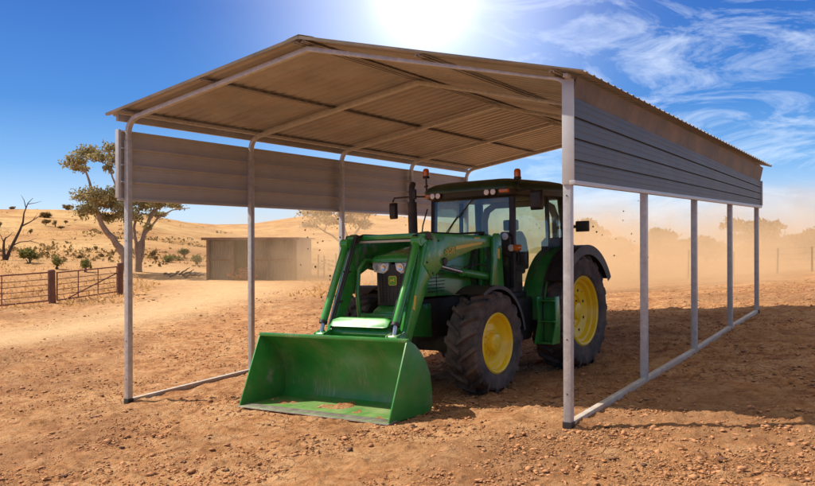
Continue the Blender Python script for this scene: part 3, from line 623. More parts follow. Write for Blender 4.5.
    for sg in (1, -1):
        MB().sqtube([A[sg][0], A[sg][1]], .085, (0, 1, 0), .07).build('front_pillar', 'black', root, .015)
        MB().sqtube([(.42, sg*.80, 1.35), (.36, sg*.79, 2.1), (.34, sg*.78, zt)], .06, (0, 1, 0), .05).build('door_post', 'black', root, .01)
        MB().sqtube([(-.20, sg*.80, 1.75), (-.24, sg*.79, 2.2), (-.20, sg*.77, zt)], .11, (0, 1, 0), .12).build('rear_pillar', 'black', root, .02)
        def pane(name, pts, th=.006, mat='glass', par=root):
            n = (Vector(pts[1])-Vector(pts[0])).cross(Vector(pts[2])-Vector(pts[0])).normalized()*th
            return MB().loft([[Vector(p) for p in pts], [Vector(p)+n for p in pts]]).build(name, mat, par, 0, smooth=False)
        dr_ = pane('door_glass', [(1.31, sg*.735, 1.40), (1.235, sg*.725, 2.67), (.37, sg*.795, 2.67), (.39, sg*.815, 2.1), (.45, sg*.815, 1.40)])
        MB().bar((1.24, sg*.755, 1.95), (1.28, sg*.75, 1.70), .03, .04).build('door_handle', 'black', dr_, .008)
        pane('side_window', [(.33, sg*.80, 2.05), (.31, sg*.795, 2.67), (-.15, sg*.785, 2.67), (-.17, sg*.805, 2.05)])
        MB().prism([(-.22, 1.2), (.45, 1.2), (.42, 1.98), (.30, 2.04), (-.2, 2.04)], 1, min(sg*.70, sg*.79), max(sg*.70, sg*.79)).build('cab_side_panel', 'black', root, .01)
        MB().prism([(1.34, 1.2), (1.40, 1.2), (1.34, 1.95), (1.29, 1.95)], 1, min(sg*.46, sg*.68), max(sg*.46, sg*.68)).build('lower_front_panel', 'black', root, .01)
    ws = pane('windscreen', [(1.395, -.655, 1.55), (1.395, .655, 1.55), (1.305, .650, 2.68), (1.305, -.650, 2.68)])
    MB().tube([(1.33, .05, 2.66), (1.36, -.30, 2.30), (1.375, -.42, 2.12)], .008, 6).bar((1.372, -.55, 2.02), (1.345, -.22, 2.42), .012, .012).build('wiper', 'black', ws, 0)
    pane('rear_window', [(-.25, .72, 1.8), (-.25, -.72, 1.8), (-.22, -.70, 2.66), (-.22, .70, 2.66)])
    MB().prism([(1.40, 1.30), (1.40, 2.02), (1.33, 2.06), (1.25, 1.98), (1.25, 1.30)], 1, -.44, .44).build('dashboard_cowl', 'black', root, .03)
    MB().box((.58, 0, 1.18), (1.6, 1.40, .14)).build('cab_floor', 'black', root, .02)
    ar = []
    for t, r_ in ((0, 0), (1, 0)): pass
    mb = MB(); fr = [(-.19, -.66, 1.75), (-.19, -.66, 2.38), (-.19, -.60, 2.54), (-.19, -.46, 2.62), (-.19, .46, 2.62), (-.19, .60, 2.54), (-.19, .66, 2.38), (-.19, .66, 1.75)]
    mb.sqtube(fr, .07, (1, 0, 0), .10); mb.build('rear_window_frame', 'grey_plastic', root, .012)
    st = empty('driver_seat', (.25, 0, 1.25), root)
    mb = MB(); mb.box((.1, 0, .30), (.50, .52, .14)); mb.build('cushion', 'seat', st, .05, seg=3)
    mb = MB(); mb.loft([[(-.22+.05*k+dx, dy*wd, .3+.62*k) for dx, dy in ((-.06, -1), (.06, -1), (.06, 1), (-.06, 1))] for k, wd in ((0, .25), (.4, .27), (.8, .24), (1, .18))]); mb.build('backrest', 'seat', st, .04, seg=3)
    mb = MB(); mb.box((-.16, 0, 1.02), (.09, .26, .18)); mb.build('headrest', 'seat', st, .04, seg=3)
    mb = MB(); mb.box((.1, 0, .1), (.35, .35, .25)); mb.build('seat_base', 'black', st, .02)
    mb = MB(); mb.box((.28, -.42, .42), (.62, .18, .34)); mb.build('armrest_console', 'grey_plastic', st, .03)
    sw = MB(); cc = Vector((.92, 0, 2.03)); ax = Vector((-.5, 0, .86)).normalized(); u = Vector((0, 1, 0)); v = ax.cross(u); ring = [cc+(u*math.cos(2*PI*k/28)+v*math.sin(2*PI*k/28))*.20 for k in range(29)]
    sw.tube(ring, .016, 8, cap=False); sw.tube([cc-u*.2, cc+u*.2], .012, 6); sw.tube([cc, cc+v*.2], .012, 6); sw.tube([cc, cc-ax*.45], .035, 10); sw.build('steering_wheel', 'black', root, 0)
    # roof
    def rsec(z, x0, x1, hf, hr, rc=.14):
        out = []
        for cx, cy, a0 in ((x1-rc, hf-rc, 0), (x0+rc, hr-rc, 90), (x0+rc, -hr+rc, 180), (x1-rc, -hf+rc, 270)):
            for k in range(6):
                a = math.radians(a0+90*k/5); out.append((cx+rc*math.cos(a), cy+rc*math.sin(a), z))
        return out
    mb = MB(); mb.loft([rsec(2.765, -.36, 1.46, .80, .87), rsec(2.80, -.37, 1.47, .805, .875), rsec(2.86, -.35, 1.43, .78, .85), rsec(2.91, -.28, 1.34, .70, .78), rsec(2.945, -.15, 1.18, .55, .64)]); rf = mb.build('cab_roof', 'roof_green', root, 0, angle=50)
    mb = MB(); mb.loft([rsec(2.655, -.30, 1.34, .72, .80), rsec(2.69, -.34, 1.42, .785, .85), rsec(2.764, -.345, 1.435, .79, .855)]); mb.build('roof_underside', 'black', root, 0, angle=40)
    for yv in (-.60, -.50, .36, .47):                     # work lights in the roof front
        h = MB(); h.lathe([(.020, -.05), (.050, -.02), (.054, .012), (.048, .016)], (1.445, yv, 2.735), 'x', 20); wl = h.build('work_light', 'black', root, 0)
        MB().lathe([(.045, .004), (.043, .014), (.025, .020), (0, .021)], (1.447, yv, 2.735), 'x', 20).build('lens', 'warm_lens', wl, 0)
    for yv, hw in ((-.70, .055), (.635, .085)):
        MB().loft([[(1.40-.02*abs(yv)+dx, yv+hw*a*k, 2.745+.034*b*k) for a, b in ((-1, -.7), (-.8, -1), (.8, -1), (1, -.7), (1, .7), (.8, 1), (-.8, 1), (-1, .7))] for dx, k in ((0, 1), (.045, 1), (.06, .8))]).build('indicator', 'amber', root, .004)
    for (bx_, by_, bz_, hh) in ((1.32, -.80, 2.76, .27), (1.30, .80, 2.80, .10)):
        be = empty('beacon', (bx_, by_, bz_), root)
        MB().tube([(0, 0, -.05), (0, 0, hh)], .014, 8).lathe([(.05, hh), (.055, hh+.01), (.055, hh+.032), (.04, hh+.045)], (0, 0, 0), 'z', 18).bar((-.05, -.06, hh*.55), (.05, .05, hh*.55), .03, .03).build('stalk', 'black', be, 0)
        MB().lathe([(.048, hh+.04), (.050, hh+.10), (.046, hh+.135), (.03, hh+.155), (0, hh+.16)], (0, 0, 0), 'z', 18).build('beacon_lens', 'amber', be, 0)
    # mirrors
    mr = MB().tube([(1.33, -.72, 2.74), (1.36, -1.05, 2.76), (1.34, -1.42, 2.76), (1.33, -1.46, 2.70)], .014, 8).build('mirror_arm', 'black', root, 0)
    MB().loft([[(1.30+dx, -1.455+a*.075*k, 2.555+b*.13*k) for a, b in ((-1, -1), (1, -1), (1, 1), (-1, 1))] for dx, k in ((0, 1), (.03, 1), (.07, .75))]).build('mirror_head', 'black', root, .02)
    mr = MB().tube([(1.30, .72, 2.72), (1.30, .95, 2.76), (1.28, 1.06, 2.72)], .014, 8).build('mirror_arm', 'black', root, 0)
    MB().loft([[(1.26+dx, 1.09+a*.10*k, 2.585+b*.145*k) for a, b in ((-1, -1), (1, -1), (1, 1), (-1, 1))] for dx, k in ((0, 1), (.03, 1), (.08, .8))]).build('mirror_head', 'black', root, .02)
    # exhaust stack by the right front pillar
    ex = MB().tube([(1.55, -.92, 1.45), (1.55, -.92, 2.10)], .055, 16).tube([(1.55, -.92, 2.06), (1.55, -.92, 2.66)], .072, 20).tube([(1.55, -.92, 2.64), (1.55, -.92, 2.84), (1.53, -.93, 2.90), (1.48, -.94, 2.95)], .046, 14)
    ex.tube([(1.55, -.92, 1.50), (1.7, -.7, 1.45), (1.8, -.4, 1.45)], .05, 12); ex.build('exhaust_stack', 'dark', root, 0)
    MB().box((1.56, -.90, 2.78), (.05, .13, .16)).build('intake_guard', 'black', root, .02)
    MB().tube([(1.40, -.74, 2.55), (1.45, -.80, 2.30), (1.48, -.84, 1.95)], .012, 6).build('grab_rail', 'black', root, 0)
    # lamps beside the bonnet on the left of the tractor
    br = MB().box((1.36, .62, 1.93), (.10, .16, .30)).bar((1.36, .60, 1.70), (1.36, .60, 2.05), .05, .05).box((1.36, .74, 1.86), (.08, .14, .07)).build('lamp_bracket', 'black', root, .015)
    h = MB().lathe([(.03, -.06), (.062, -.02), (.066, .012), (.058, .016)], (1.42, .635, 2.075), 'x', 20).build('work_light', 'black', root, 0)
    MB().lathe([(.056, .004), (.053, .014), (.03, .022), (0, .023)], (1.422, .635, 2.075), 'x', 20).build('lens', 'clear_lens', h, 0)
    MB().lathe([(.05, -.03), (.052, .02), (.04, .035), (0, .04)], (1.40, .72, 1.905), 'x', 18).build('marker_lamp', 'clear_lens', root, 0)
    MB().lathe([(.05, -.06), (.052, .03), (.04, .045), (0, .05)], (1.385, .795, 1.905), 'x', 18).build('marker_lamp', 'amber', root, 0)
    MB().box((1.33, .86, 1.76), (.05, .12, .17)).build('grab_handle', 'black', root, .02)
    # rear fenders: green inner leaf, black outer leaf
    def arcstrip(R, cx, cz, y0, y1, a0, a1, th=.025, n=18, lip=.0):
        mb = MB(); secs = []
        for k in range(n+1):
            a = math.radians(a0+(a1-a0)*k/n); c_, s_ = math.cos(a), math.sin(a)
            secs.append([(cx+(R+th)*c_, y0, cz+(R+th)*s_), (cx+(R+th)*c_, y1, cz+(R+th)*s_), (cx+(R-lip)*c_, y1, cz+(R-lip)*s_), (cx+R*c_, y1-.02*(1 if y1 > y0 else -1), cz+R*s_), (cx+R*c_, y0, cz+R*s_)])
        return mb.loft(secs)
    for sg in (1, -1):
        arcstrip(.975, 0, .90, sg*.64, sg*1.00, -4, 112, .03, 24, .02).build('inner_fender', 'green', root, 0)
        arcstrip(.965, 0, .90, sg*1.004, sg*1.28, 30, 152, .05, 24, .10).build('outer_fender', 'black', root, 0)
        arcstrip(1.01, 0, .90, sg*.965, sg*1.002, -6, 118, .02, 24, 0).build('fender_edge', 'black', root, 0)
        pl = [(.98*math.cos(math.radians(a)), .90+.98*math.sin(math.radians(a))) for a in range(5, 176, 10)]+[(-.3, 1.2), (.6, 1.0)]
        MB().prism(pl, 1, min(sg*.63, sg*.66), max(sg*.63, sg*.66)).build('fender_inner_wall', 'black', root, 0)
        arcstrip(.74, 2.6, .67, sg*.72, sg*1.15, 62, 172, .015, 18, .035).build('front_fender', 'black', root, 0)
        MB().tube([(2.35, sg*.5, .75), (2.2, sg*.6, 1.25), (2.25, sg*.75, 1.33)], .03, 8).build('fender_stay', 'black', root, 0)
        mbt = MB().prism([(1.05, .55), (1.75, .55), (1.85, .75), (1.75, 1.18), (.98, 1.18), (.92, .8)], 1, min(sg*.36, sg*.82), max(sg*.36, sg*.82)); mbt.build('fuel_tank', 'black', root, .05, seg=3)
        sp = MB()
        stp = empty('cab_steps', (0, 0, 0), root)
        MB().prism([(.98, 1.18), (1.16, 1.18), (1.13, .80), (1.27, .50), (1.00, .50), (.94, .80)], 1, min(sg*.96, sg*.985), max(sg*.96, sg*.985)).build('step_side', 'green', stp, .006)
        MB().prism([(.98, 1.18), (1.10, 1.18), (1.10, .80), (1.24, .50), (1.00, .50), (.96, .80)], 1, min(sg*1.22, sg*1.245), max(sg*1.22, sg*1.245)).build('step_side', 'green', stp, .006)
        for zz in (.515, .82, 1.12): MB().box((1.11 if zz < .6 else 1.05, sg*1.10, zz), (.24 if zz < .6 else .15, .262, .022)).build('step_tread', 'green', stp, .004)
        MB().prism([(.965, .52), (.985, .52), (.965, 1.16), (.945, 1.16)], 1, min(sg*.99, sg*1.215), max(sg*.99, sg*1.215)).build('step_back', 'green', stp, .003)
    MB().bar((-.30, .80, 2.21), (-.30, 1.02, 2.21), .04, .05).box((-.29, 1.08, 2.21), (.06, .22, .17)).build('rear_lamp', 'black', root, .015)
    MB().box((1.2, .55, 1.40), (.3, .3, .3)).build('side_valve_block', 'dark', root, .02)
    # ---------------- loader
    for sg in (1, -1):
        y0, y1 = sg*.53, sg*.64; lo, hi = min(y0, y1), max(y0, y1)
        arm = [(1.70, 2.02), (1.74, 2.075), (2.3, 2.10), (3.30, 2.125), (3.40, 2.155), (3.475, 2.12), (3.60, 1.70), (3.955, .90), (3.97, .76), (3.88, .72), (3.77, .95), (3.37, 1.60), (3.14, 1.70), (3.04, 1.74), (2.3, 1.90), (1.74, 1.945)]
        am = MB().prism(arm, 1, lo, hi).build('loader_arm', 'green_loader', root, .012)
        # knee plates and bosses
        MB().prism([(3.05, 2.08), (3.40, 2.10), (3.55, 1.74), (3.36, 1.55), (3.12, 1.70)], 1, min(sg*.637, sg*.652), max(sg*.637, sg*.652)).build('knee_plate', 'green_loader', am, .004)
        for px_, pz_ in ((3.43, 2.09), (1.76, 2.0), (3.95, .80), (3.08, 1.76)): MB().lathe([(.045, -.095), (.05, -.09), (.05, .09), (.045, .095)], (px_, sg*.58, pz_), 'y', 16).build('pivot_pin', 'dark', am, 0)
        # decals on the outside of the arm
        ya = sg*.6415; e = .0015
        MB().prism([(2.10, 1.975), (2.78, 1.905), (2.78, 1.955), (2.10, 2.005)], 1, min(ya, ya+sg*e), max(ya, ya+sg*e)).build('arm_stripe', 'decal', am, 0)
        MB().prism([(2.16, 2.045), (2.30, 2.045), (2.30, 2.065), (2.16, 2.065)], 1, min(ya, ya+sg*e), max(ya, ya+sg*e)).build('arm_stripe', 'decal', am, 0)
        MB().prism([(3.755, 1.18), (3.80, 1.20), (3.755, 1.36), (3.71, 1.36)], 1, min(ya, ya+sg*e), max(ya, ya+sg*e)).build('warning_sticker', 'decal', am, 0)
        # maker's letters on the boom: J5R style blocks
        fc = bpy.data.curves.new('arm_lettering', 'FONT'); fc.body = 'oJSR'; fc.size = .12; fc.extrude = .0012; fc.align_x = 'LEFT'; fc.shear = .25
        ft = bpy.data.objects.new('lettering_source', fc); COL.objects.link(ft); bpy.context.view_layer.update(); fme = bpy.data.meshes.new_from_object(ft.evaluated_get(bpy.context.evaluated_depsgraph_get())); bpy.data.objects.remove(ft); fo = link('arm_lettering', fme, 'decal', am)
        fo.matrix_local = Matrix(((-sg, 0, 0, 3.06 if sg > 0 else 2.75), (0, 0, sg, sg*.6535 if sg > 0 else -.6425), (0, 1, 0, 1.86), (0, 0, 0, 1)))
        # mast
        ms = MB().prism([(1.60, .95), (1.95, .95), (1.93, 1.45), (1.88, 1.75), (1.86, 2.06), (1.80, 2.12), (1.70, 2.12), (1.64, 2.06)], 1, min(sg*.46, sg*.51), max(sg*.46, sg*.51)); ms.prism([(1.60, 1.3), (1.95, 1.3), (1.93, 1.45), (1.88, 1.75), (1.86, 2.06), (1.80, 2.12), (1.70, 2.12), (1.64, 2.06)], 1, min(sg*.65, sg*.69), max(sg*.65, sg*.69)); ms.box((1.78, sg*.575, 1.33), (.33, .23, .1)); ms.box((1.80, sg*.42, 1.02), (.40, .24, .30))
        mst = ms.build('loader_mast', 'green_loader', root, .01)
        ya = sg*.6905; MB().prism([(1.70, 1.76), (1.77, 1.76), (1.77, 1.90), (1.70, 1.90)], 1, min(ya, ya+sg*e), max(ya, ya+sg*e)).build('warning_sticker', 'decal', mst, 0)
        # lift cylinder
        lc = MB().tube([(1.80, sg*.58, 1.50), (2.55, sg*.58, 1.60)], .055, 16).lathe([(.07, -.05), (.07, .05)], (1.80, sg*.58, 1.50), 'y', 16).build('lift_cylinder', 'green_loader', root, 0)
        MB().tube([(2.5, sg*.58, 1.593), (3.10, sg*.58, 1.70)], .03, 14).build('cylinder_rod', 'chrome', lc, 0)
        # tilt cylinder in front of the arm
        a0, a1, a2 = Vector((3.575, sg*.58, 2.03)), Vector((4.07, sg*.58, 1.04)), Vector((4.125, sg*.58, .865))
        tc_ = MB().tube([a0, a0.lerp(a1, .03), a0.lerp(a1, .04), a1], [.042, .042, .048, .048], 18).lathe([(.06, -.06), (.06, .06)], a0, 'y', 16).bar((3.42, sg*.58, 2.08), (3.58, sg*.58, 2.02), .13, .07).build('tilt_cylinder', 'green_loader', root, 0)
        MB().tube([a1-(a1-a0)*.01, a1+(a1-a0)*.025], .054, 18).build('gland', 'black', tc_, 0)
        MB().tube([a1, a2], .026, 14).build('cylinder_rod', 'chrome', tc_, 0)
        MB().lathe([(.05, -.07), (.05, .07)], a2, 'y', 14).bar((3.93, sg*.66, .80), a2+Vector((0, sg*.08, 0)), .025, .09).bar((3.93, sg*.50, .80), a2+Vector((0, -sg*.08, 0)), .025, .09).build('tilt_link', 'green_loader', root, .006)
        # hoses along the arm
        hs = MB()
        for k in range(2):
            yo = sg*(.50-.03*k); hs.tube([(3.30, yo, 2.14), (3.50, yo, 2.10), (3.62, yo, 1.80), (3.80, yo, 1.45), (3.98, yo, 1.10), (4.02, yo, .95)], .014, 8)
            hs.tube([(1.80, yo, 2.14), (2.5, yo, 2.12), (3.30, yo, 2.14)], .014, 8)
        for k in range(3): hs.tube([(1.95, sg*(.44-.035*k), 1.2), (2.05+.05*k, sg*(.47-.035*k), 1.6), (1.95, sg*(.49-.035*k), 1.95), (1.80, sg*(.50-.035*k), 2.13)], .013, 8)
        hs.tube([(2.52, sg*.60, 1.66), (2.2, sg*.62, 1.70), (1.95, sg*.60, 1.66)], .012, 8)
        hs.build('hydraulic_hose', 'black', root, 0)
        MB().tube([(3.52, sg*.545, 1.98), (3.80, sg*.545, 1.40), (4.0, sg*.545, 1.0)], .010, 8).build('hydraulic_pipe', 'chrome', tc_, 0)
        for hx, hz in ((3.50, 2.02), (3.66, 1.66), (3.84, 1.28)): MB().box((hx, sg*.505, hz), (.05, .10, .03)).build('hose_clamp', 'dark', am, .004)
        for hx, hz in ((3.12, 1.78), (3.20, 2.03), (3.36, 2.05), (3.48, 1.76), (3.36, 1.62)): MB().lathe([(.014, -.008), (.014, .008)], (hx, sg*.656, hz), 'y', 6).build('plate_bolt', 'dark', am, 0)
        MB().tube([(3.48+.0, sg*.46, 1.05), (3.50, sg*.47, 1.35), (3.46, sg*.47, 1.68), (3.34, sg*.46, 1.80), (3.1, sg*.44, 1.78)], .030, 12).build('guard_tube', 'green', root, 0)
    tb = MB().tube([(3.93, -.53, .90), (3.93, .53, .90)], .072, 20).build('torque_tube', 'green_loader', root, 0)
    cp = MB().loft([[(4.00+.10*(1-b)+dx, a, .985+.11*b) for a, b in ((-.46, .1), (-.40, 0), (.40, 0), (.46, .1), (.46, .75), (.36, 1), (-.36, 1), (-.46, .75))] for dx in (-.05, 0)]).build('cover_plate', 'green_loader', root, .008)
    MB().loft([[(4.003+.10*(1-b)+dx, a, .985+.11*b) for a, b in ((-.13, .2), (.13, .2), (.13, .85), (-.13, .85))] for dx in (-.004, 0.001)]).build('sticker', 'tan_decal', cp, 0)
    MB().box((3.32, 0, 2.105), (.09, 1.04, .065)).build('knee_crossbar', 'green_loader', root, .012)
    MB().box((3.37, .0, 2.045), (.03, 1.03, .03)).build('lower_knee_bar', 'pale_steel', root, .006)
    # ---------------- bucket
    by0, by1 = -1.385, .985
    bk = empty('bucket', (0, 0, 0), root)
    prof = [(4.80, .022), (4.45, .02), (4.06, .03), (4.00, .065), (3.975, .15), (3.975, .29), (4.00, .44), (4.07, .58), (4.16, .70), (4.27, .80), (4.385, .868)]
    th = .014
    def off(pr):
        out = []
        for i, p in enumerate(pr):
            a = Vector(pr[max(i-1, 0)]); b = Vector(pr[min(i+1, len(pr)-1)]); t = (b-a).normalized(); out.append((p[0]-t.y*th*-1*-1, p[1]+t.x*th*-1*-1))
        return out
    fl = prof[:3]; bkp = prof[2:]
    MB().prism(fl+[(x_, z_-th) for x_, z_ in reversed(fl)], 1, by0, by1).build('bucket_floor', 'bucket_floor', bk, .003)
    sh = [(x_-.016, z_+(.0 if z_ > .4 else -.012)) for x_, z_ in bkp]
    MB().prism(bkp+list(reversed(sh)), 1, by0, by1).build('bucket_back', 'bucket', bk, 0)
    sidep = [(4.81, .012), (4.03, .008), (3.965, .035), (3.952, .14), (3.952, .29), (3.978, .455), (4.05, .60), (4.145, .725), (4.265, .83), (4.395, .895), (4.43, .86)]
    for yy in (by0, by1): MB().prism(sidep, 1, yy-.010, yy+.010).build('bucket_side', 'bucket', bk, .004)
    MB().box((4.395, (by0+by1)/2, .885), (.06, by1-by0+.02, .045)).build('top_lip', 'bucket', bk, .012)
    MB().prism([(4.835, .006), (4.66, .006), (4.66, .030), (4.70, .034), (4.835, .014)], 1, by0-.012, by1+.012).build('cutting_edge', 'worn_steel', bk, .002)
    for yv in (-.58, .58):
        for dy in (-.075, .075): MB().prism([(4.00, .94), (4.17, .905), (4.20, .815), (4.13, .715), (4.03, .60), (3.90, .64), (3.88, .82)], 1, yv+dy-.012, yv+dy+.012).build('bucket_bracket', 'bucket', bk, .003)
    return root
tractor()

# ------------------------------------------------------------------ plants
def leaves(name, centres, radii, per, size, mat, parent=None, hollow=.35, droop=.5, origin=None, shape=None):
    """leaf sprays spread unevenly through overlapping clumps"""
    Vs = []; 
    for c_, r_ in zip(centres, radii):
        r_ = np.asarray(r_, float)*np.ones(3); n = max(12, int(per*(r_[0]*r_[1]*r_[2])**(2/3)))
        ns = max(12, n//60)                                   # sub-clumps give gaps
        d = rng.normal(size=(ns, 3)); d /= np.linalg.norm(d, axis=1)[:, None]; d[:, 2] = np.where(d[:, 2] < -.35, -d[:, 2]*.6, d[:, 2])
        sc = np.asarray(c_)+d*r_*(hollow+(1-hollow)*rng.random((ns, 1))**.6)
        k = rng.integers(0, ns, n); p = sc[k]+rng.normal(0, 1, (n, 3))*r_*.25
        ax = rng.normal(size=(n, 3)); ax[:, 2] -= droop; ax /= np.linalg.norm(ax, axis=1)[:, None]
        bx = np.cross(ax, rng.normal(size=(n, 3))); bx /= np.linalg.norm(bx, axis=1)[:, None]
        s_ = size*rng.uniform(.6, 1.5, (n, 1))
        q = np.stack([p-ax*s_, p+bx*s_*.42, p+ax*s_, p-bx*s_*.42], 1); Vs.append(q.reshape(-1, 3))
    V = np.concatenate(Vs); Fq = np.arange(len(V)).reshape(-1, 4)
    if origin is not None: V = V-np.asarray(origin)
    return link(name, fast_mesh(name, V, Fq), mat, parent)
def limb(mb, a, b, r0, r1, wob=.06, n=6, seg=7):
    a, b = Vector(a), Vector(b); ln = (b-a).length; pts = []; rs = []
    for k in range(n+1):
        u = k/n; j = Vector((random.uniform(-1, 1), random.uniform(-1, 1), random.uniform(-.5, .5)))*wob*ln*(math.sin(PI*u))
        pts.append(a.lerp(b, u)+j); rs.append(r0+(r1-r0)*u)
    mb.tube(pts, rs, seg); return pts
def gum(name, base, stems, clumps, per, size, leafm, barkm, label, cat='tree', group=None, r0=.22):
    """stems: lists of points (world); clumps: (centre, radii)"""
    root = empty(name, base); B = Vector(base); mb = MB()
    ends = []
    for st_, r in stems:
        pts = [Vector(p)-B for p in st_]; fine = []
        for a, b in zip(pts, pts[1:]):
            for k in range(4): fine.append(a.lerp(b, k/4)+Vector((random.uniform(-1, 1), random.uniform(-1, 1), 0))*.03*(b-a).length)
        fine.append(pts[-1]); mb.tube(fine, [r*(1-.78*i/(len(fine)-1)) for i in range(len(fine))], 9); ends += fine[len(fine)//3:]
    for c_, r_ in clumps:
        c_ = Vector(c_)-B; e = min(ends, key=lambda p: (p-c_).length)
        limb(mb, e, c_, .045*r0/.22, .015, .08)
        for k in range(5):
            rv = np.asarray(r_)*np.ones(3); t = c_+Vector((random.uniform(-1, 1)*rv[0], random.uniform(-1, 1)*rv[1], random.uniform(-.6, .9)*rv[2]))*.8
            limb(mb, e.lerp(c_, random.uniform(.5, 1)), t, .022*r0/.22, .006, .08, 4, 5)
    mb.build('trunk', barkm, root, 0)
    leaves('crown', [c_ for c_, _ in clumps], [r_ for _, r_ in clumps], per, size, leafm, root, origin=B)
    tag(root, label, cat, group); return root
def px_pts(lst, dist): return [at(a, b, dist+(c_[0] if c_ else 0)) for a, b, *c_ in lst]

d = 49; m_ = d/F*1.08
bA = seat(128, d, .1); bB = seat(139, d+1, .1)
def cl(px, py, rx, rz, dd, dep=None): return (at(px, py, dd), (rx*m_, (dep or rx)*m_*.9, rz*m_))
gum('gum_tree', bA, [([bA]+px_pts([(124, 255), (114, 240), (103, 227), (98, 215), (93, 195), (86, 172)], d), .24), ([bA]+px_pts([(129, 250), (131, 232), (126, 212), (116, 190), (109, 165)], d), .17)],
    [cl(73, 163, 10, 7, d), cl(86, 155, 11, 6, d), cl(97, 160, 8, 6, d-1), cl(80, 170, 9, 4, d+1), cl(110, 150, 7, 6, d), cl(115, 160, 9, 9, d+1), cl(108, 170, 5, 5, d), cl(92, 198, 14, 9, d-1), cl(104, 205, 15, 10, d+1), cl(88, 212, 11, 8, d), cl(115, 200, 13, 11, d), cl(121, 214, 11, 9, d-1), cl(106, 219, 11, 6, d+1)],
    2100, .085, 'leaf_gum', 'bark', 'tall leaning gum tree with high separate leaf clumps left of the carport front post')
gum('gum_tree', bB, [([bB]+px_pts([(138, 255), (142, 240), (147, 225), (153, 212), (165, 203)], d+1), .22), ([bB]+px_pts([(136, 245), (134, 228), (137, 215), (142, 206)], d+1), .13), ([bB]+px_pts([(144, 236), (158, 218), (172, 210), (190, 208)], d+1), .09)],
    [cl(150, 207, 12, 7, d+1), cl(163, 203, 13, 7, d), cl(175, 206, 9, 6, d+2), cl(139, 204, 9, 7, d+1), cl(136, 218, 7, 8, d+1), cl(155, 215, 9, 4, d+2), cl(147, 228, 4, 4, d)],
    2100, .085, 'leaf_gum', 'bark', 'low spreading gum tree behind the carport front left post, right of the tall one')
d3 = 56; m_ = d3/F*1.06; bC = seat(350, d3, .1)
gum('gum_tree', bC, [([bC]+px_pts([(350, 250), (347, 236), (343, 222), (337, 210)], d3), .17), ([bC]+px_pts([(344, 245), (333, 236), (322, 230), (314, 224)], d3), .10), ([bC]+px_pts([(352, 240), (362, 224), (368, 210)], d3), .12)],
    [cl(318, 214, 15, 7, d3), cl(335, 210, 15, 7, d3), cl(352, 212, 14, 8, d3+1), cl(368, 212, 11, 9, d3), cl(328, 222, 12, 6, d3-1), cl(345, 222, 13, 6, d3), cl(310, 226, 8, 4, d3), cl(363, 226, 9, 6, d3)],
    1700, .085, 'leaf_gum_pale', 'bark', 'pale dusty gum tree behind the shed, seen under the left side panel')
# dead tree
def dead_tree():
    dd = 60; b = seat(5, dd, .1); root = empty('dead_tree', b); mb = MB(); B = Vector(b)
    def P(l): return [Vector(at(a, c_, dd))-B for a, c_ in l]
    def br(l, r0, r1):
        p = P(l); mb.tube(p, [.68*r0+(.6*r1-.68*r0)*i/(len(p)-1) for i in range(len(p))], 7)
    br([(5, 264), (4, 257), (3.5, 248), (4, 241), (6, 237)], .20, .07); br([(4.5, 239), (9, 236), (13, 232)], .06, .015); br([(3.6, 242), (1, 236), (-1, 232)], .05, .015)
    br([(5.5, 262), (9, 252), (15, 240), (20, 230), (23, 222), (24, 213), (28, 203), (33, 198)], .19, .02); br([(22, 226), (30, 222), (38, 217), (45, 215)], .08, .012); br([(26, 208), (24, 200), (21, 195)], .05, .01)
    br([(28, 204), (35, 203), (42, 201)], .04, .01); br([(12, 246), (20, 242), (30, 241), (38, 243), (42, 247)], .06, .012); br([(28, 241.5), (37, 238)], .03, .01); br([(33, 220), (38, 213)], .03, .01)
    mb.build('trunk', 'deadwood', root, 0); tag(root, 'bare dead tree with dark forked trunk on the left hill slope', 'tree')
dead_tree()
SH = 'shrubs dotted over the grassy hill'
def shrub(px, py_base, dist, wpx, hpx, label, mat='leaf_shrub', name='shrub', group=SH, lean=0):
    b = seat(px, dist, .02); k = dist/F*1.05; root = empty(name, b); w, h = wpx*k/2, hpx*k
    mb = MB()
    for i in range(5):
        t = Vector((random.uniform(-.6, .6)*w, random.uniform(-.6, .6)*w, h*random.uniform(.5, .85))); limb(mb, (random.uniform(-.1, .1)*w, 0, -.05), t, .03*h+.01, .008, .1, 4, 5)
    mb.build('stems', 'deadwood', root, 0)
    n = 7; C = [(random.uniform(-.55, .55)*w+lean*w, random.uniform(-.5, .5)*w, h*random.uniform(.35, .68)) for _ in range(n)]; Rr = [(w*.5, w*.5, h*.34)]*n
    leaves('foliage', C, Rr, 500/max(.25, (w*.5)**1.2), max(.05, min(.16, w*.12)), mat, root, .2, .1)
    tag(root, label, 'shrub', group); return root
def rnd_shrub(px, dist, w, h, label, mat='leaf_shrub'): shrub(px, 0, dist, w, h, label, mat)
rnd_shrub(28.5, 57, 18, 14, 'round dark green shrub right of the dead tree', 'leaf_shrub')
shrub(57, 0, 52, 13, 14, 'upright pale green shrub above the middle of the pipe gates', lean=.1)
shrub(85, 0, 50, 13, 13, 'bushy green shrub left of the tall gum trunk')
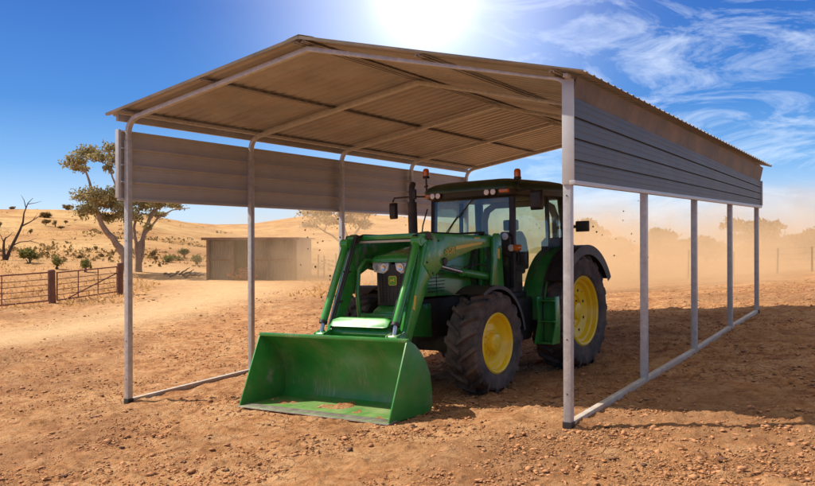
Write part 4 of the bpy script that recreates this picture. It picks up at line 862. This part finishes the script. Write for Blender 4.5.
for px, dd, w, h, lb in ((12, 148, 6, 4, 'small dark bush on the skyline above the dead tree'), (68, 147, 9, 6, 'dark bush on the skyline midway to the tall gum tree'), (46, 122, 11, 6, 'broad dark bush high on the slope under the skyline'), (46, 108, 9, 5, 'low dark bush just below the broad one on the slope'),
                         (55, 104, 5, 6, 'narrow dark bush at the right of the slope pair'), (66, 112, 6, 3, 'tiny flat bush furthest right on the bare upper slope'), (31, 92, 5, 4, 'tiny bush in the middle of the slope behind the dead tree'), (0, 104, 5, 5, 'dark bush at the left edge of the photo on the slope'), (61, 100, 8, 2.5, 'flat dark scrub patch below the narrow bush')):
    shrub(px, 0, dd, w, h, lb, 'leaf_shrub_dull')
for px, dd, w, h, lb, mt in ((153, 62, 7, 8, 'small brown bush right of the low gum tree base', 'leaf_shrub_dull'), (167, 58, 12, 8, 'grey green bush between the gum trees and the shed', 'leaf_shrub'), (184, 66, 12, 8, 'olive bush a little left of the shed, further up', 'leaf_shrub'), (177, 60, 12, 5, 'low spreading green bush in front of the olive one', 'leaf_shrub'), (197, 56, 12, 12, 'tall green bush against the left end of the shed', 'leaf_shrub'),
                             (186, 235, 10, 5, 'far dark bush at the left of the ridge line under the panel', 'leaf_shrub_dull'), (206, 240, 16, 7, 'far broad bush on the ridge line above the shed left end', 'leaf_shrub_dull'), (213, 225, 9, 8, 'far dark round bush on the ridge line above the shed', 'leaf_shrub_dull'), (238, 215, 5, 4, 'far tiny bush on the ridge line above the shed middle', 'leaf_shrub_dull'), (120, 70, 8, 5, 'low dull bush below the gum trunks by the gate end', 'leaf_shrub_dull')):
    shrub(px, 0, dd, w, h, lb, mt)
# fallen branches by the shed
def fallen():
    b = seat(178, 47, 0); root = MB(); 
    for i in range(9):
        a = seat(165+i*4+random.uniform(-3, 3), 46.5+random.uniform(-1.5, 1.5)); e = seat(172+i*4+random.uniform(-5, 8), 46.5+random.uniform(-1.5, 1.5)); a.z += .12; e.z += random.uniform(.1, .6); limb(root, a, e, .07, .02, .08)
    o = root.build('fallen_branches', 'postwood', None, 0); tag(o, 'heap of grey fallen branches on the ground left of the shed', 'branches')
fallen()
# dusty trees on the right
TG = 'trees in the dust beyond the paddock'
def far_tree(px, ytop, wpx, dist, label, mat='leaf_far'):
    b = seat(px, dist, .2); k = dist/F; h = (243-ytop)*k+CAM[2]-b.z; w = wpx*k*.62; cl_ = []
    for i in range(13):
        a = random.uniform(0, 2*PI); rr = random.uniform(.05, .85)*w; zf = random.uniform(.25, .93-.25*rr/w)
        cl_.append((Vector(b)+Vector((rr*math.cos(a), rr*math.sin(a), h*zf)), (w*.42, w*.42, h*.17)))
    top = Vector(b)+Vector((0, 0, h*.7))
    gum('paddock_tree', b, [([b, Vector(b).lerp(top, .5), top], .22)], cl_, 260, .26, mat, 'bark', label, 'tree', TG)
for px, yt, w, dd, lb in ((585, 222, 34, 85, 'round dusty tree just right of the tractor cab behind the front post'), (618, 236, 34, 95, 'low dim tree between the first two right posts'), (655, 229, 36, 88, 'dusty tree just right of the second right post'), (682, 238, 30, 100, 'faint low tree left of the third right post'), (706, 236, 30, 92, 'faint tree between the third and fourth right posts'),
                         (754, 219, 44, 82, 'largest dark domed tree standing behind the rear right post'), (790, 235, 34, 95, 'low dusty tree right of the domed one'), (815, 231, 36, 90, 'dusty tree cut by the right edge of the photo'), (480, 232, 40, 110, 'hazy tree seen through the cab glass'), (545, 236, 34, 100, 'dim tree behind the rear of the cab'), (850, 228, 40, 92, 'dusty tree just outside the right edge')):
    far_tree(px, yt, w, dd, lb)

# ------------------------------------------------------------------ shed, gates, fences
def shed():
    a = seat(207, 44.6); b = seat(296, 43.6)
    a = np.array([a[0], a[1]]); b = np.array([b[0], b[1]]); u = (b-a); Ln = np.linalg.norm(u); u /= Ln; v = np.array([-u[1], u[0]])   # v away from camera
    if v@(a-CAM[:2]) < 0: v = -v
    zb = min(tz(*a), tz(*b)); root = empty('farm_shed', (a[0], a[1], zb)); ang = math.atan2(u[1], u[0]); root.rotation_euler = (0, 0, ang)
    H_, Dp = 2.15, 5.4; ys_ = 1 if (u[0]*v[1]-u[1]*v[0]) > 0 else -1
    def corr(p0, p1, z0, z1, name, mat, amp=.018, per=.13):
        p0, p1 = Vector(p0), Vector(p1); n = int((p1-p0).length/per*4); t = (p1-p0).normalized(); nn = Vector((-t.y, t.x, 0)); mb = MB(); top = []; rings = []
        for k in range(n+1):
            q = p0.lerp(p1, k/n)+nn*amp*math.sin(k*PI/2)
            rings.append([q+Vector((0, 0, z0))+nn*.004, q+Vector((0, 0, z1))+nn*.004, q+Vector((0, 0, z1))-nn*.004, q+Vector((0, 0, z0))-nn*.004])
        return mb.loft(rings).build(name, mat, root, 0)
    corr((0, Dp*ys_, 0), (Ln, Dp*ys_, 0), -.1, H_, 'back_wall', 'shed'); corr((0, 0, 0), (0, Dp*ys_, 0), -.1, H_, 'side_wall', 'shed')
    corr((Ln, 0, 0), (Ln, Dp*ys_, 0), -.1, H_-.03, 'side_wall', 'shedpale')
    corr((.12, .35*ys_, 0), (Ln*.28, .35*ys_, 0), -.1, H_-.1, 'front_wall', 'shed'); corr((Ln*.52, .35*ys_, 0), (Ln-.1, .35*ys_, 0), -.1, H_-.1, 'front_wall', 'shed')
    mb = MB(); mb.faces([], []); mb.box((Ln/2, (Dp/2-.1)*ys_, H_+.04), (Ln+.4, Dp+.5, .06)); mb.build('roof', 'shed', root, .01)
    MB().box((Ln/2, -.36*ys_, H_+.0), (Ln+.42, .03, .14)).build('fascia', 'rustwood', root, .004)
    for x_ in (0.02, Ln*.29, Ln*.51, Ln-.02): MB().box((x_, 0.02*ys_, H_/2-.06), (.10, .10, H_+.06)).build('post', 'rustwood', root, .006)
    for x0, x1 in ((.07, Ln*.285), (Ln*.515, Ln-.07)): MB().box(((x0+x1)/2, .22*ys_, 1.05), (x1-x0, .05, .07)).build('rail', 'rustwood', root, .004)
    tag(root, 'low flat-roofed corrugated iron shed with open middle bay below the hill', 'shed')
    c_ = Vector((a[0], a[1], 0))+Vector((u[0], u[1], 0))*Ln*.40+Vector((v[0], v[1], 0))*.75; n = 90; P_ = np.stack([c_.x+rng.normal(0, .42, n), c_.y+rng.normal(0, .35, n), np.zeros(n)], 1); P_[:, 2] = tz(c_.x, c_.y)+np.abs(rng.normal(0, .28, n))
    o = lumps('rubble_heap', P_, rng.uniform(.10, .22, n), 'rubble'); tag(o, 'heap of rusty red rubble inside the open bay of the shed', 'rubble')
shed()
def gate(p0, p1, h, label, brace, nbars=6):
    p0, p1 = Vector(p0), Vector(p1); root = empty('pipe_gate', p0); v = p1-p0; v.z = 0; rel = p1-p0
    MB().tube([Vector((0, 0, .12)), Vector((0, 0, h))], .024, 8).tube([rel+Vector((0, 0, .12)), rel+Vector((0, 0, h))], .024, 8).tube([(0, 0, h), rel+Vector((0, 0, h))], .024, 8).tube([(0, 0, .12), rel+Vector((0, 0, .12))], .024, 8).build('gate_frame', 'rust', root, 0)
    for k in range(1, nbars-1):
        z = .12+(h-.12)*k/(nbars-1)*(.95); MB().tube([(0, 0, z), rel+Vector((0, 0, z))], .013, 6).build('gate_bar', 'rust', root, 0)
    for u in ((.45,) if not brace else (.33, .66)): MB().tube([rel*u+Vector((0, 0, .12)), rel*u+Vector((0, 0, h))], .018, 6).build('upright', 'rust', root, 0)
    if brace: MB().tube([rel*.12+Vector((0, 0, .10)), rel*1.0+Vector((0, 0, h*.78))], .026, 8).build('brace', 'rust', root, 0)
    tag(root, label, 'gate')
gp = ground_at(52, 304); gd_ = math.hypot(gp[0]-CAM[0], gp[1]-CAM[1]); gp = ground_at(121, 295); ge_ = math.hypot(gp[0]-CAM[0], gp[1]-CAM[1])
g0 = seat(-40, gd_-1.2); g1 = seat(48.5, gd_); g2 = seat(57, gd_); g3 = seat(117, ge_)
gate(g0, g1, 1.10, 'red brown pipe gate cut by the left edge of the photo', False)
gate(g2, g3, 1.08, 'red brown pipe gate with a diagonal brace between the two timber posts', True)
for px, dd, h, lb in ((52.3, gd_, 1.16, 'thick red brown timber post between the two pipe gates'), (120, ge_, 1.20, 'red brown timber gate post at the right end of the braced gate')):
    b = seat(px, dd); o = MB().lathe([(.125, -.3), (.12, 0), (.115, h*.5), (.12, h), (.09, h+.032)], (0, 0, 0), 'z', 12).build('gate_post', 'rustwood', None, 0); o.location = b; o.rotation_euler = (random.uniform(-.02, .02), random.uniform(-.03, .03), 0); tag(o, lb, 'gate post')
def wire_fence(pxs, dist0, dist1, h, label, rail=4):
    ps = [seat(px, dist0+(dist1-dist0)*i/(len(pxs)-1)) for i, px in enumerate(pxs)]; root = empty('wire_fence', ps[0])
    for p in ps: MB().tube([Vector(p)-Vector(ps[0])-Vector((0, 0, .2)), Vector(p)-Vector(ps[0])+Vector((random.uniform(-.05, .05), 0, h*random.uniform(.92, 1.08)))], [.05, .042], 7).build('fence_post', 'postwood', root, 0)
    for k in range(rail):
        z = h*(.3+.62*k/(rail-1)); MB().tube([Vector(p)-Vector(ps[0])+Vector((0, 0, z)) for p in ps], .0035, 5).build('wire', 'dark', root, 0)
    tag(root, label, 'fence')
wire_fence([318, 324, 336, 352, 372, 395, 420], 46, 47, 1.25, 'post and wire fence running from the shed behind the tractor nose')
wire_fence([590, 640, 688, 733, 777, 812, 860], 40, 46, 1.3, 'post and wire fence far behind the carport on the right in the dust')
# dry grass on the lower slope
x, y, r = scatter(14000, 30, 100, -34, 8); k = track_mask(x, y) < .3; x, y, r = x[k], y[k], r[k]; z = terrain(x, y); n = len(x); a = rng.uniform(0, PI, n); hgt = rng.uniform(.06, .20, n); wd = rng.uniform(.02, .07, n)
V = np.stack([np.stack([x-np.cos(a)*wd, y-np.sin(a)*wd, z-.02], 1), np.stack([x+np.cos(a)*wd, y+np.sin(a)*wd, z-.02], 1), np.stack([x+rng.normal(0, .1, n), y+rng.normal(0, .1, n), z+hgt], 1)], 1).reshape(-1, 3)
tag(link('dry_grass', fast_mesh('dry_grass', V, np.arange(len(V)).reshape(-1, 3)), 'drygrass'), 'dry straw grass over the lower hill slope', 'grass', kind='stuff')

x, y, r = scatter(1700, 46, 150, -34, 2); k = np.array([noise.noise(Vector((a*.05, b*.05, 4))) > -.05+.35*random.random() for a, b in zip(x, y)]); x, y, r = x[k], y[k], r[k]; n = len(x)
P_ = np.repeat(np.stack([x, y, terrain(x, y)+.06], 1), 9, 0)+rng.normal(0, 1, (n*9, 3))*np.array([.22, .22, .09])
a = rng.normal(size=(n*9, 3)); a /= np.linalg.norm(a, axis=1)[:, None]; b = np.cross(a, rng.normal(size=(n*9, 3))); sz = rng.uniform(.06, .2, (n*9, 1))
tag(link('dry_scrub', fast_mesh('dry_scrub', np.stack([P_-a*sz, P_+b*sz*.5, P_+a*sz, P_-b*sz*.5], 1).reshape(-1, 3), np.arange(n*36).reshape(-1, 4)), 'leaf_shrub_dull'), 'low brown scrub speckling the hill slope', 'scrub', kind='stuff')

# ------------------------------------------------------------------ dirt flung up
def fling():
    proto = None
    regs = [(577, 652, 198, 300, 16, 12.5, 17), (300, 345, 208, 300, 26, 11.5, 15), (398, 425, 205, 228, 7, 13, 15), (505, 545, 205, 235, 5, 15, 17)]
    i = 0
    for x0, x1, y0, y1, n, d0, d1 in regs:
        for _ in range(n):
            V = ICO_V*(1+rng.normal(0, .25, (len(ICO_V), 1)))*rng.uniform(.6, 1.3, 3)
            if i < 5:
                me = fast_mesh('flying_clod', V*.012, ICO_F); me.materials.append(M['darkclod']); fling.m = getattr(fling, 'm', [])+[me]
            o = bpy.data.objects.new('flying_clod', fling.m[i % len(fling.m)]); COL.objects.link(o)
            o.location = at(random.uniform(x0, x1), random.uniform(y0, y1), random.uniform(d0, d1)); o.scale = [random.uniform(.6, 1.3)]*3; o.rotation_euler = (random.random()*6, random.random()*6, 0)
            tag(o, 'tiny dark dirt clod hanging in the dusty air around the tractor', 'clod', 'dirt clods flung into the air'); i += 1
fling()

# ------------------------------------------------------------------ drifting dust
def dust(name, px, dist, rx, ry, zt, dens, label, seed, col=(.95, .71, .45)):
    """a bank of airborne dust: thick near the ground, thinning out upwards and to its ends"""
    p = at(px, 243, dist); zb = tz(p[0], p[1])-.6
    o = MB().box((0, 0, 0), (2*rx, 2*ry, zt-zb)).build(name, None, None, 0, smooth=False)
    o.location = (p[0], p[1], (zb+zt)/2); o.rotation_euler = (0, 0, YAW)
    m, nt, out = new_mat(name+'_air'); vol = N(nt, 'ShaderNodeVolumePrincipled'); vol.inputs['Color'].default_value = (*col, 1); vol.inputs['Anisotropy'].default_value = .2
    tc = N(nt, 'ShaderNodeTexCoord'); mp_ = N(nt, 'ShaderNodeMapping'); mp_.inputs['Location'].default_value = (seed, seed*.7, 0); L(nt, tc.outputs['Object'], mp_.inputs[0])
    nz = N(nt, 'ShaderNodeTexNoise', i_Scale=.22, i_Detail=6, i_Roughness=.62, i_Distortion=.7); L(nt, mp_.outputs[0], nz.inputs['Vector'])
    ce = N(nt, 'ShaderNodeVectorMath', operation='MULTIPLY_ADD'); ce.inputs[1].default_value = (2, 2, 0); ce.inputs[2].default_value = (-1, -1, 0); L(nt, tc.outputs['Generated'], ce.inputs[0])
    ln = N(nt, 'ShaderNodeVectorMath', operation='LENGTH'); L(nt, ce.outputs[0], ln.inputs[0])
    def sm(v, a, b, lo, hi):
        n = N(nt, 'ShaderNodeMapRange', interpolation_type='SMOOTHSTEP'); n.inputs[1].default_value = a; n.inputs[2].default_value = b; n.inputs[3].default_value = lo; n.inputs[4].default_value = hi; L(nt, v, n.inputs[0]); return n.outputs[0]
    sp = N(nt, 'ShaderNodeSeparateXYZ'); L(nt, tc.outputs['Generated'], sp.inputs[0])
    hh = N(nt, 'ShaderNodeMath', operation='MULTIPLY_ADD'); L(nt, nz.outputs['Fac'], hh.inputs[0]); hh.inputs[1].default_value = -1.5; hz = N(nt, 'ShaderNodeMath', operation='ADD'); hz.inputs[1].default_value = .75; L(nt, sp.outputs['Z'], hz.inputs[0]); L(nt, hz.outputs[0], hh.inputs[2])
    v = sm(ln.outputs['Value'], .45, 1., 1., 0.); hfade = sm(hh.outputs[0], .15, .85, 1., 0.); lim = sm(sp.outputs['Z'], .8, 1., 1., 0.); nfade = sm(nz.outputs['Fac'], .36, .62, .10, 1.1)
    for q in (hfade, lim, nfade, None):
        mu = N(nt, 'ShaderNodeMath', operation='MULTIPLY'); L(nt, v, mu.inputs[0])
        if q is None: mu.inputs[1].default_value = dens
        else: L(nt, q, mu.inputs[1])
        v = mu.outputs[0]
    L(nt, v, vol.inputs['Density']); L(nt, vol.outputs[0], out.inputs['Volume']); o.data.materials.append(m); tag(o, label, 'dust', kind='stuff'); return o
dust('dust_cloud', 690, 46, 30, 13, 5.2, .19, 'pale sandy dust cloud drifting over the paddock right of the tractor', 3.)
dust('dust_plume', 600, 31, 9, 7, 4.6, .22, 'thicker dust plume billowing behind the tractor rear wheels', 11.)
dust('dust_haze', 450, 36, 8, 8, 4.2, .075, 'thin dust haze behind the tractor nose', 23.)

# ------------------------------------------------------------------ render settings
scene.render.engine = 'CYCLES'
cy = scene.cycles; cy.max_bounces = 8; cy.diffuse_bounces = 4; cy.glossy_bounces = 4; cy.transmission_bounces = 6; cy.transparent_max_bounces = 12; cy.volume_bounces = 2; cy.volume_step_rate = 2.0; cy.volume_max_steps = 128; cy.sample_clamp_indirect = 6
cy.use_denoising = True
try: cy.denoiser = 'OPENIMAGEDENOISE'
except Exception: pass
vs_ = scene.view_settings; vs_.view_transform = 'Standard'; vs_.look = 'None'; vs_.exposure = .40; vs_.gamma = 1; vs_.use_curve_mapping = False
